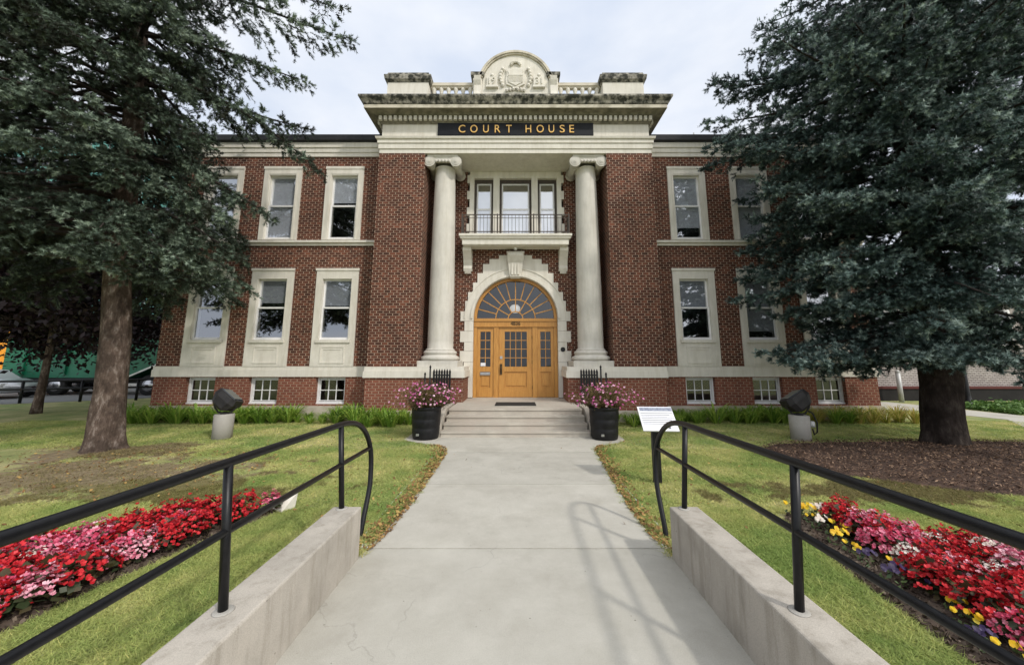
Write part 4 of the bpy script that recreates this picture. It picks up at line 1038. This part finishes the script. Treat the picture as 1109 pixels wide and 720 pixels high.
bits(pm, GZ(pm[:, 1])+.012+.10*np.clip(tm*1.3, 0, 1)**.6, .024, .3, 'mulch_bits', 'mulch', 'brown bark mulch and needles under the right spruce', 'mulch', .35)
cp = []
for bed in (BEDL, BEDR):
    q = rand_pts(26000, min(x for x, y in bed), max(x for x, y in bed), 1.6, 5.5); cp.append(q[in_poly(q, smooth_poly(bed))])
cp = np.concatenate(cp)
bits(cp, GZ(cp[:, 1])+.016, .016, .7, 'soil_crumbs', 'soil_crumbs', 'crumbly dark soil showing along the edges of the flower beds', 'soil', .8)
ys = rng.uniform(4.1, 9.0, 2600)
xl = np.array([-half(y, -1) for y in ys])-np.abs(rng.normal(0, .16, 2600))+.06; xr = np.array([half(y, 1) for y in ys])+np.abs(rng.normal(0, .14, 2600))-.03
sel = rng.random(2600) < .55
pl = np.stack([np.where(sel, xl, xr), ys], 1); scat = rand_pts(700, -6.5, 6.5, 4.6, 10.5); scat = scat[(np.abs(scat[:, 0]) > 1.9) | (rng.random(700) < .08)]
pts = np.concatenate([pl, scat])
tree_l = rand_pts(900, -10.5, -4.6, 5.6, 8.6)
pts = np.concatenate([pts, tree_l])
bits(pts, GZ(pts[:, 1])+.012, .022, .6, 'leaf_litter', 'fallen_leaves', 'small brown fallen leaves along the path edges', 'leaves', .4)

# ------------------------------------------------------------------ trees
def curve_pts(start, az, L, sl, dr, up, n):
    t = np.linspace(0, 1, n)[:, None]
    return start+np.array([math.cos(az), math.sin(az), 0])*L*t+np.array([0, 0, 1])*L*(sl*t-dr*t**2+up*t**3)
def needles(P0, Dv, Ln, K, nl, nw, tint):
    n = len(P0); s_ = rng.random((n, K))**.85; phi = rng.uniform(0, 2*PI, (n, K))
    a1 = unit(np.cross(Dv, np.array([.31, .22, .92]))); a2 = np.cross(Dv, a1)
    perp = a1[:, None, :]*np.cos(phi)[..., None]+a2[:, None, :]*np.sin(phi)[..., None]
    bp = P0[:, None, :]+Dv[:, None, :]*(Ln[:, None]*s_)[..., None]
    spread = rng.uniform(.6, 1.35, (n, K))
    nd = unit(Dv[:, None, :]*np.cos(spread)[..., None]+perp*np.sin(spread)[..., None]+np.array([0, 0, .12]))
    w = unit(np.cross(nd, perp))*(nw/2*rng.uniform(.7, 1.3, (n, K)))[..., None]
    tip = bp+nd*(nl*rng.uniform(.7, 1.2, (n, K)))[..., None]
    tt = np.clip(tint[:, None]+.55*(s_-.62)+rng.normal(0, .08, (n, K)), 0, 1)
    return np.stack([bp-w, bp+w, tip], 2).reshape(-1, 3, 3), tt.ravel()
def spruce(base, height, prim, label, trunk_prof, bark_mat, needle_mat, seed, lean=0, hang=.25, K=36, nl=.064, nw=.0135, vis=12.0, sag=.28, bare=.28, side=.25, tl=(.09,.19), vs=.5):
    r = random.Random(seed)
    t = thing('spruce_tree', label, 'tree', base)
    b = np.array(base); tm = MB(); rings = []
    seg = 26
    for z, rad in trunk_prof:
        rings.append([(base[0]+lean*z+rad*(1+.07*math.sin(3*a+z*2)+.05*math.sin(7*a+z*5)+.03*math.sin(13*a-z*9)+(.16*math.sin(5*a) if z < .35 else 0))*math.cos(a)+.05*math.sin(z*.9), base[1]+rad*(1+.07*math.sin(3*a+z*2)+.05*math.sin(7*a+z*5))*math.sin(a), z) for a in [2*PI*i/seg for i in range(seg)]])
    tm.loft(rings, True); tm.build('trunk', bark_mat, t)
    lb = MB(); PP, DD, LL, TT, SC = [], [], [], [], []
    zs_, rs_ = [q[0] for q in trunk_prof], [q[1] for q in trunk_prof]
    for (z0, az, L, sl, dr, up, dn) in prim:
        st_ = b+np.array([lean*z0, 0, z0]); pts = curve_pts(st_, az, L, sl, dr, up, 24)
        r0 = min(.06, .012+.011*L); lb.tube([tuple(q) for q in pts[::3]], [r0*(1-.85*i/7)+.004 for i in range(len(pts[::3]))], 6)
        tint0 = r.uniform(.10, .46)
        coarse = z0 > vis
        ds = (.092 if not coarse else .26)/dn; s_ = bare*L*r.uniform(.8, 1.2); k = 0
        hd = np.array([math.cos(az), math.sin(az), 0]); sdv = np.array([-hd[1], hd[0], 0])
        while s_ < L:
            tt = s_/L; i = min(22, int(tt*23)); f = tt*23-i; p0 = pts[i]*(1-f)+pts[i+1]*f; tang = unit(pts[i+1]-pts[i])
            sg = 1 if k % 2 else -1; ang = r.uniform(.75, 1.15)
            sd = unit(tang*math.cos(ang)+sdv*sg*math.sin(ang)+np.array([0, 0, r.uniform(-vs, vs*.9)]))
            ls = (side*L*(1-tt)**.75*min(1, (tt+.12)*2.2)+.14)*r.uniform(.65, 1.2)
            # shoots bunched towards the outer end of this side branch
            tw = (.046 if not coarse else .11)/dn; nt_ = max(5, int((ls+.10)/tw)); u = .18+.82*rng.random(nt_)**.55
            q = p0+sd*(ls*u)[:, None]+np.array([0, 0, -1])*(sag*ls*u**2)[:, None]
            td = unit(sd*.62+unit(rng.normal(0, 1, (nt_, 3)))*rng.uniform(.35, 1.0, nt_)[:, None]+np.array([0, 0, 1])*(.20-hang))
            PP.append(q); DD.append(td); LL.append(rng.uniform(tl[0], tl[1], nt_)*(1.5 if coarse else 1)); SC.append(np.full(nt_, 2.0 if coarse else 1.0))
            tc_ = tint0+r.gauss(.02, .21)
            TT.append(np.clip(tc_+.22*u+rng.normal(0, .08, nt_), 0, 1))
            s_ += ds*r.uniform(.7, 1.3); k += 1
        # leader tuft along the limb itself
        nt_ = int(L/.05); u = rng.uniform(bare, 1.02, nt_); idx = np.clip((u*23).astype(int), 0, 22); q = pts[idx]*(1-(u*23-idx))[:, None]+pts[idx+1]*(u*23-idx)[:, None]
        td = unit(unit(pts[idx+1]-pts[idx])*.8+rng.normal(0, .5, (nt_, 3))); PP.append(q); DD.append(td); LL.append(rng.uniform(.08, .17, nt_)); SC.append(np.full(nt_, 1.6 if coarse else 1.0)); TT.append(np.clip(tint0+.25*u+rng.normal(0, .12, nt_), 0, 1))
    PP = np.concatenate(PP); DD = np.concatenate(DD); LL = np.concatenate(LL); TT = np.concatenate(TT); SC = np.concatenate(SC)
    a = SC < 1.3
    q1, t1 = needles(PP[a], DD[a], LL[a], K, nl, nw, TT[a]); q2, t2 = needles(PP[~a], DD[~a], LL[~a], 10, nl*1.8, nw*2.4, TT[~a])
    lb.build('branches', 'twig_bark', t)['kind'] = 'stuff'
    tri = np.concatenate([q1, q2])-b
    fast_mesh('crown', tri, np.concatenate([t1, t2]), needle_mat, t)
    print('spruce twigs', len(PP), 'tris', len(tri))
def interp(x, xs, ys): return float(np.interp(x, xs, ys))
# right: dense blue spruce down to the ground
r = random.Random(77); prim = []
z = 2.2; az0 = 0
while z < 19:
    n = 9 if z < 12 else 6
    for k in range(n):
        az = az0+2*PI*k/n+r.uniform(-.35, .35); zz = z+r.uniform(-.2, .2)
        L = interp(zz, [2, 3, 5, 6.5, 8.5, 11, 15, 19], [3.4, 3.8, 4.1, 4.3, 4.8, 4.1, 2.3, .5])*r.uniform(.70, 1.06)
        if math.sin(az) < -.5: L *= .86
        low = max(0, min(1, (5-zz)/3))
        prim.append((zz, az, L, r.uniform(-.02, .14)+.06*(zz > 8), r.uniform(.34, .52)+.08*low, r.uniform(.24, .36), 1.0))
    az0 += .9; z += .53 if z < 12 else .75
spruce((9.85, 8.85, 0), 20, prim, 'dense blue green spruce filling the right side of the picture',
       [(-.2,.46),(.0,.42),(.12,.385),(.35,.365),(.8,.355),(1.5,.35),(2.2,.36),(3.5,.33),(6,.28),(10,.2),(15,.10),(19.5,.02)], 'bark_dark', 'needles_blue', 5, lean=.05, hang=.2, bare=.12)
# left: open, drooping spruce with long limbs
r = random.Random(31); prim = []
z = 4.3; az0 = .4
while z < 18:
    n = 8
    for k in range(n):
        az = az0+2*PI*k/n+r.uniform(-.4, .4); zz = z+r.uniform(-.25, .25)
        L = interp(zz, [4, 6, 9, 12, 18], [3.9, 4.1, 3.9, 3.4, .6])*r.uniform(.75, 1.1)
        if math.cos(az) > .05: L *= .42 if 5.2 < zz < 10 else .58
        prim.append((zz, az, L, r.uniform(-.05, .12), r.uniform(.45, .65), r.uniform(.2, .3), .92))
    az0 += 1.1; z += .46 if z < 12 else .9
def aim(z0, tip, up=.25, sl=.05, dn=.95):
    dx, dy = tip[0]+9.1+.075*z0, tip[1]-8.56; L = math.hypot(dx, dy); prim.append((z0, math.atan2(dy, dx), L, sl, -((tip[2]-z0)/L-sl-up), up, dn))
aim(12.0, (-4.35,8.6,10.3), .35); aim(10.4, (-5.6,9.0,9.35), .2); aim(9.3, (-5.3,9.4,7.0), .12, .0); aim(9.0, (-6.0,9.9,8.6), .2)
aim(5.6, (-5.95,7.9,4.1), .25); aim(5.2, (-6.2,8.5,3.6), .2); aim(6.2, (-6.2,7.6,5.0), .25); aim(4.9, (-6.7,7.3,3.9), .25); aim(7.0, (-6.3,9.2,5.6), .2)
aim(5.2, (-11.2,6.2,3.6), .25); aim(5.6, (-9.6,5.6,4.3), .25); aim(6.6, (-8.2,5.5,5.6), .25); aim(6.0, (-10.6,5.2,4.8), .25); aim(7.6, (-8.9,4.9,6.5), .25)
aim(8.2, (-10.2,4.8,7.4), .25); aim(11.5, (-6.0,7.2,10.6), .3); aim(11.0, (-7.4,6.0,10.2), .3); aim(10.0, (-8.4,5.3,9.0), .3); aim(12.4, (-5.6,8.2,11.6), .3); aim(12.8,(-4.9,9.2,11.9),.3)
for q in ((5.0,-12.6,6.4,3.7),(5.6,-11.4,5.6,4.2),(6.3,-12.8,6.8,5.0),(6.8,-11.0,5.0,5.6),(7.6,-12.4,6.0,6.4),(8.4,-11.4,4.9,7.2),(9.2,-10.4,4.7,8.2),(9.8,-12.0,5.4,8.6),(10.6,-9.6,4.9,9.5),(11.2,-8.2,5.2,10.2),(8.8,-8.0,5.4,7.8),(7.2,-7.6,5.9,6.2),(11.8,-10.6,4.6,10.6),(10.2,-7.0,6.3,9.2),(9.0,-6.9,6.8,7.6),(5.4,-7.6,6.4,4.2),(8.0,-6.8,7.4,6.7)): aim(q[0], q[1:], .28)
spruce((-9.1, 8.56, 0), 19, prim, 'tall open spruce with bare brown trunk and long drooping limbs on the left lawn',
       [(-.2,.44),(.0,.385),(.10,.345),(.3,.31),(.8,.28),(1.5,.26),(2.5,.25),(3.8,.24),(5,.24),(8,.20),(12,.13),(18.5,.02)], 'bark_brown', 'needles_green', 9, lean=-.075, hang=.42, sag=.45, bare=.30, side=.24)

# purple-leaved tree by the fence
def broadleaf(base, H, R_, zc, n, mat, label, seed, bark_mat='bark_brown', rad=.13, leaf_s=.09, group=None, lean=0):
    r = random.Random(seed); t = thing('broadleaf_tree', label, 'tree', base, 0, group)
    m = MB(); x, y, z0 = base
    m.tube([(x,y,-.1),(x+.02,y,.5),(x+.06+lean,y,1.4),(x+.1+lean,y,H*.5),(x+.15,y,H*.85)], [rad*1.3,rad,rad*.85,rad*.6,rad*.2], 10); m.build('trunk', bark_mat, t)
    br = MB(); cl = []
    for i in range(26):
        a = r.uniform(0, 2*PI); zz = r.uniform(.35, .9); d = R_*r.uniform(.5, .95)*math.sin(PI*min(.95, max(.12, zz-.1)))**.6
        e = (x+d*math.cos(a), y+d*math.sin(a), zc+(H-zc)*(zz-.25)/.75+r.uniform(-.4, .4)); s0 = (x+.08, y, H*(.25+.5*zz*.7))
        br.tube([s0, ((s0[0]+e[0])/2, (s0[1]+e[1])/2, (s0[2]+e[2])/2+.25), e], [rad*.4, rad*.25, .012], 6); cl.append((e, r.uniform(.55, 1.0)))
        cl.append((((s0[0]+2*e[0])/3, (s0[1]+2*e[1])/3, (s0[2]+2*e[2])/3), r.uniform(.5, .8)))
    br.build('branches', 'twig_bark', t)
    C = np.array([c for c, _ in cl]); S = np.array([s_ for _, s_ in cl])*R_*.34; k = rng.integers(0, len(cl), n)
    c = C[k]+rng.normal(0, .55, (n, 3))*S[k][:, None]; u = unit(rng.normal(0, 1, (n, 3))); v = unit(np.cross(u, rng.normal(0, 1, (n, 3)))); s_ = (leaf_s*rng.uniform(.6, 1.3, n))[:, None]
    fast_mesh('crown', np.stack([c-u*s_, c-v*s_*.55, c+u*s_, c+v*s_*.55], 1)-np.array(base), np.clip(rng.random(n)*.8+.2*(rng.random(n) < .1), 0, 1), mat, t)
broadleaf((-17.6, 14.0, 0), 8.8, 4.7, 1.9, 52000, 'purple_leaves', 'dark purple leaved tree with a thin trunk by the fence', 61, leaf_s=.10)

# ------------------------------------------------------------------ left background: fence, vehicles, buildings
A0, A1 = Vector((-34, 13.2, 0)), Vector((-10.5, 20.9, 0)); dv = (A1-A0)
f = thing('pipe_fence', 'black two rail pipe fence along the street behind the left tree', 'fence', tuple(A0))
for z in (.98, .62): MB().tube([tuple(A0+Vector((0,0,z))), tuple(A1+Vector((0,0,z)))], .05, 8).build('rail', 'black_iron', f)
n = 12
for i in range(n+1):
    q = A0+dv*i/n; MB().tube([(q.x,q.y,-.05),(q.x,q.y,1.02)], .055, 8).build('post', 'black_iron', f)
def wheel(x, y, z, rad, w, parent):
    wl = MB(); N = 22
    wl.loft([[(x+rr*math.cos(2*PI*i/N), yy, z+rr*math.sin(2*PI*i/N)) for i in range(N)] for rr, yy in ((rad*.6,y),(rad*.94,y),(rad,y+.04),(rad,y+w-.04),(rad*.94,y+w),(rad*.6,y+w))], True)
    o = wl.build('wheel', 'tyre', parent)
    MB().loft([[(x+rr*math.cos(2*PI*i/N), yy, z+rr*math.sin(2*PI*i/N)) for i in range(N)] for rr, yy in ((rad*.25,y-.03),(rad*.3,y-.01),(rad*.58,y-.004),(rad*.6,y+.02))], True).build('rim', 'chrome', o)
def truck():
    X0, X1, Y0, Y1 = -28.2, -19.2, 20.6, 23.2
    t = thing('refuse_truck', 'large green truck with ribbed body parked behind the fence', 'truck', (-24, 22, 0))
    m = MB().prism([(X0,1.15),(X0+.4,.95),(X1-1.9,.95),(X1-.3,1.75),(X1,1.85),(X1,4.3),(X0+1.2,4.45),(X0,3.4)], Y0, Y1); m.build('body', 'truck_green', t)
    rb = MB()
    for k in range(6): rb.box(X0+1.3, X1-.2, Y0-.07, Y0-.001, 2.9+.24*k, 2.99+.24*k)
    for x in (X0+1.1, X0+3.4, X0+5.8): rb.box(x, x+.16, Y0-.10, Y0-.001, 1.1, 4.2)
    rb.build('body_ribs', 'truck_green', t)
    MB().prism([(X1-2.1,.98),(X1-2.0,.93),(X1-.2,1.72),(X1-.25,1.80)], Y0-.12, Y0-.002).build('fender_trim', 'chrome', t)
    MB().box(X0+.5, X1+2.4, Y0+.5, Y1-.5, .62, .94).build('chassis', 'black_iron', t)
    MB().box(X0+.9, X1-2.2, Y0-.02, Y0+.3, .78, .93).build('side_guard', 'black_iron', t)
    c = MB().prism([(X1+.25,.7),(X1+2.6,.7),(X1+2.65,1.9),(X1+2.3,3.3),(X1+.25,3.4)], Y0+.05, Y1-.05).build('cab', 'truck_green', t)
    MB().prism([(X1+.8,2.1),(X1+2.2,2.1),(X1+2.05,3.1),(X1+.8,3.1)], Y0+.03, Y0+.049).build('cab_window', 'dark_glass', c)
    for x in (X0+1.7, X0+3.0, X1-.9, X1+1.5): wheel(x, Y0+.02, .55, .55, .38, t); wheel(x, Y1-.4, .55, .55, .38, t)
    for x in (X0+.15, X1-2.3): MB().box(x, x+.22, Y0-.03, Y0-.001, 1.0, 1.1).build('marker_light', 'tail_red', t)
truck()
def box_truck():
    t = thing('orange_truck', 'bright orange box truck on the street at the far left', 'truck', (-35, 25.5, 0)); X0, X1, Y0, Y1 = -37.4, -30.4, 24.3, 26.8
    m = MB().rects(X0+.05, X1-.05, Y0+.05, Y1-.05, [(0,1.1),(.05,1.15),(.05,3.75),(0,3.8)]); m.build('cargo_box', 'truck_orange', t)
    MB().box(X0, X1+2.0, Y0+.4, Y1-.4, .6, 1.05).build('chassis', 'black_iron', t)
    c = MB().prism([(X1+.12,.75),(X1+2.0,.75),(X1+2.05,1.6),(X1+1.4,1.75),(X1+.9,2.8),(X1+.12,2.85)], Y0+.15, Y1-.15).build('cab', 'truck_orange', t)
    MB().prism([(X1+.35,1.8),(X1+1.25,1.8),(X1+.85,2.65),(X1+.35,2.65)], Y0+.13, Y0+.149).build('cab_window', 'dark_glass', c)
    for x in (X0+1.5, X1+1.1): wheel(x, Y0+.05, .5, .5, .3, t); wheel(x, Y1-.35, .5, .5, .3, t)
box_truck()
def car(x, y, mat, label):
    """side-on saloon; nose to +x"""
    t = thing('parked_car', label, 'car', (x, y, 0))
    secs = []                                                            # stations along the length: (x, half width, bottom, belt)
    for dx, hw, zb, zt in ((-2.2,.70,.42,.86),(-2.1,.82,.30,.95),(-1.4,.88,.24,1.0),(0,.90,.22,.98),(1.2,.88,.24,.96),(1.9,.80,.28,.84),(2.2,.66,.38,.70)):
        secs.append([(x+dx,y-hw*.92,zb),(x+dx,y-hw,zb+.2),(x+dx,y-hw,zt-.14),(x+dx,y-hw*.9,zt),(x+dx,y+hw*.9,zt),(x+dx,y+hw,zt-.14),(x+dx,y+hw,zb+.2),(x+dx,y+hw*.92,zb)])
    MB().loft(secs, True).build('body', mat, t)
    secs = []
    for dx, hw, zt in ((-1.55,.72,.97),(-1.0,.66,1.36),(-.2,.66,1.45),(.35,.66,1.40),(1.0,.70,.96)):
        secs.append([(x+dx,y-.80,.95),(x+dx,y-hw,zt),(x+dx,y+hw,zt),(x+dx,y+.80,.95)])
    cb = MB().loft(secs).build('cabin', mat, t)
    MB().prism([(x-1.25,1.02),(x-.02,1.02),(x-.02,1.34),(x-.92,1.32)], y-.775, y-.74).prism([(x+.05,1.02),(x+.82,1.02),(x+.38,1.32),(x+.05,1.34)], y-.775, y-.74).build('window', 'dark_glass', cb)
    for dx in (-1.35, 1.35): wheel(x+dx, y-.90, .32, .32, .22, t); wheel(x+dx, y+.68, .32, .32, .22, t)
    MB().box(x+2.0, x+2.1, y-.80, y-.55, .66, .78).build('headlight', 'headlight', t); MB().box(x-2.18, x-2.1, y-.82, y-.62, .72, .86).build('tail_light', 'tail_red', t)
    MB().box(x-2.14, x+2.14, y-.905, y-.895, .44, .50).build('side_trim', 'black_iron', t)
car(-27.2, 19.2, 'car_silver', 'silver car parked in front of the orange truck')
car(-31.9, 18.9, 'car_red', 'dark red car parked at the left edge beside the silver car')
# teal panelled tower and cream block beyond the street
tw = thing('office_tower', 'tall teal panelled building seen through the left spruce', 'building', (-52, 44, 0))
MB().box(-72, -27, 44, 60, -.2, 30).build('wall', 'teal_panel', tw)
for k in range(8): MB().box(-71.5, -27.5, 43.94, 43.998, 2.4+3.4*k, 3.7+3.4*k).build('window_band', 'dark_glass', tw)
m = MB()
for k in range(19): m.box(-71.9+2.47*k, -71.78+2.47*k, 43.88, 43.996, -.1, 29.9)
m.build('mullions', 'galvanised', tw)
cbk = thing('cream_building', 'low cream building with dark window bands beyond the green truck', 'building', (-24, 31, 0))
MB().box(-30, -14.5, 31, 40, -.2, 9.2).build('wall', 'cream_render', cbk)
for k in range(3): MB().box(-29.6, -14.9, 30.95, 30.998, 1.8+2.6*k, 3.1+2.6*k).build('window_band', 'dark_glass', cbk)
MB().box(-30.3, -14.2, 30.7, 40.2, 9.202, 9.6).build('parapet', 'cream_render', cbk)

# ------------------------------------------------------------------ right background
bb = thing('pale_brick_building', 'low pale painted brick building behind the right spruce', 'building', (24, 18.4, 0))
MB().box(15.2, 48, 18.4, 28, .62, 5.6).build('wall', 'pale_brick', bb)
MB().box(15.0, 48.2, 18.1, 28, -.2, .56).build('dark_base', 'dark_base', bb)
MB().box(15.0, 48.2, 18.05, 28.02, .562, .66).build('base_trim', 'red_trim', bb)
MB().box(15.0, 48.2, 18.2, 28.2, 5.602, 6.0).build('roof', 'roof_metal', bb)
for k in range(5): x = 17.5+5*k; w_ = MB().wall(x, x+2.2, 2.6, 4.4, 18.33, 18.399, [(x+.1,x+2.1,2.7,4.3)]).build('window', 'white_paint', bb); MB().box(x+.1, x+2.1, 18.37, 18.396, 2.7, 4.3).build('pane', 'dark_glass', w_)
wp = thing('bollard_post', 'thin pale metal post standing by the walkway at the right', 'post', (17.9, 17.6, 0))
MB().tube([(17.9,17.6,-.1),(17.9,17.6,1.35)], .09, 12).build('shaft', 'galvanised', wp); MB().lathe(17.9, 17.6, [(.10,1.35),(.08,1.42),(0,1.45)], 12).build('cap', 'galvanised', wp)
lp = thing('lamp_post', 'slim black lamp post behind the right spruce trunk', 'lamp post', (18.95, 15.9, 0))
MB().lathe(18.95, 15.9, [(.18,-.1),(.18,.1),(.13,.14),(.10,.5),(.085,4.4)], 12).build('pole', 'black_iron', lp); MB().lathe(18.95, 15.9, [(.09,4.4),(.22,4.5),(.27,4.95),(.1,5.0)], 14).build('lamp_glass', 'frosted_globe', lp); MB().lathe(18.95, 15.9, [(.3,5.0),(.24,5.1),(.05,5.22),(0,5.3)], 14).build('lamp_cap', 'black_iron', lp)
n = 9000; pc_ = np.stack([rng.uniform(17.3, 22.5, n), rng.uniform(13.6, 16.4, n), np.abs(rng.normal(0, .08, n))+.02], 1); pc_ = pc_[(pc_[:, 0] > 17.95) | (pc_[:, 1] > 17)]
n = len(pc_); u = unit(rng.normal(0, 1, (n, 3)))*.07; v = unit(np.cross(u, rng.normal(0, 1, (n, 3))))*.04
tag(fast_mesh('ground_cover', np.stack([pc_-u, pc_-v, pc_+u, pc_+v], 1), rng.random(n), 'cover_leaves'), 'low leafy ground cover beyond the walkway at the right', 'ground cover', kind='stuff')

# ------------------------------------------------------------------ camera, light, sky
cam = bpy.data.cameras.new('camera'); co = bpy.data.objects.new('camera', cam); col.objects.link(co)
co.location = (0, 0, 2.0); co.rotation_euler = (PI/2+math.atan(.1505), 0, 0)
cam.sensor_width = 36; cam.lens = 400/1109*36; cam.shift_x = -3.8/1109; cam.shift_y = -32.2/1109; cam.clip_start = .05; cam.clip_end = 2000
sc.camera = co
sd = Vector((.53, -.53, .662)).normalized()
sun = bpy.data.lights.new('sun', 'SUN'); sun.energy = 1.6; sun.angle = math.radians(3); sun.color = (1, .95, .88)
so = bpy.data.objects.new('sun', sun); col.objects.link(so); so.rotation_euler = (-sd).to_track_quat('-Z', 'Y').to_euler(); so.location = (20, -20, 25)
wd = bpy.data.worlds.new('World'); sc.world = wd; wd.use_nodes = True; nt = wd.node_tree; nt.nodes.clear()
wo = nt.nodes.new('ShaderNodeOutputWorld'); bg = nt.nodes.new('ShaderNodeBackground'); bg.inputs['Strength'].default_value = .1
sk = nt.nodes.new('ShaderNodeTexSky'); sk.sky_type = 'NISHITA'; sk.sun_disc = False; sk.sun_elevation = math.asin(sd.z); sk.sun_rotation = math.atan2(sd.x, sd.y)
tc = nt.nodes.new('ShaderNodeTexCoord'); mp = nt.nodes.new('ShaderNodeMapping'); mp.inputs['Scale'].default_value = (1, 1, 2.2); nt.links.new(tc.outputs['Generated'], mp.inputs['Vector'])
n1 = noise(nt, mp.outputs[0], 2.1, 7, .55)
cl = ramp(nt, noise(nt, mp.outputs[0], 3.3, 5, .5), [(.3, (5.3, 5.9, 7.0)), (.7, (7.3, 7.5, 7.9))])
fac = ramp(nt, n1, [(.34, .80), (.50, 1.)])
pale = mix(nt, .55, sk.outputs[0], (5.4, 6.3, 7.8))
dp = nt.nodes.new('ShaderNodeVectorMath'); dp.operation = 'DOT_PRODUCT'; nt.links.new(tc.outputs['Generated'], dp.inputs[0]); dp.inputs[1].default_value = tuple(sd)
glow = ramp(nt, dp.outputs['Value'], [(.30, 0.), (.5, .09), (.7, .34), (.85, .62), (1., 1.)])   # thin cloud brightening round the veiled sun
base_sky = mix(nt, fac, pale, cl)
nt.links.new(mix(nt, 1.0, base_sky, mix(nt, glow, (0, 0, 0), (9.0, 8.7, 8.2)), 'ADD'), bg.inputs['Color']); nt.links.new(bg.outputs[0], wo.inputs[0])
sc.view_settings.view_transform = 'Standard'; sc.view_settings.look = 'None'; sc.view_settings.exposure = .42; sc.view_settings.gamma = 1
sc.render.engine = 'CYCLES'; cy = sc.cycles; cy.use_denoising = True; cy.max_bounces = 8; cy.transparent_max_bounces = 8; cy.diffuse_bounces = 4; cy.glossy_bounces = 4
print('begonias', cnt, 'objects', len(col.objects))
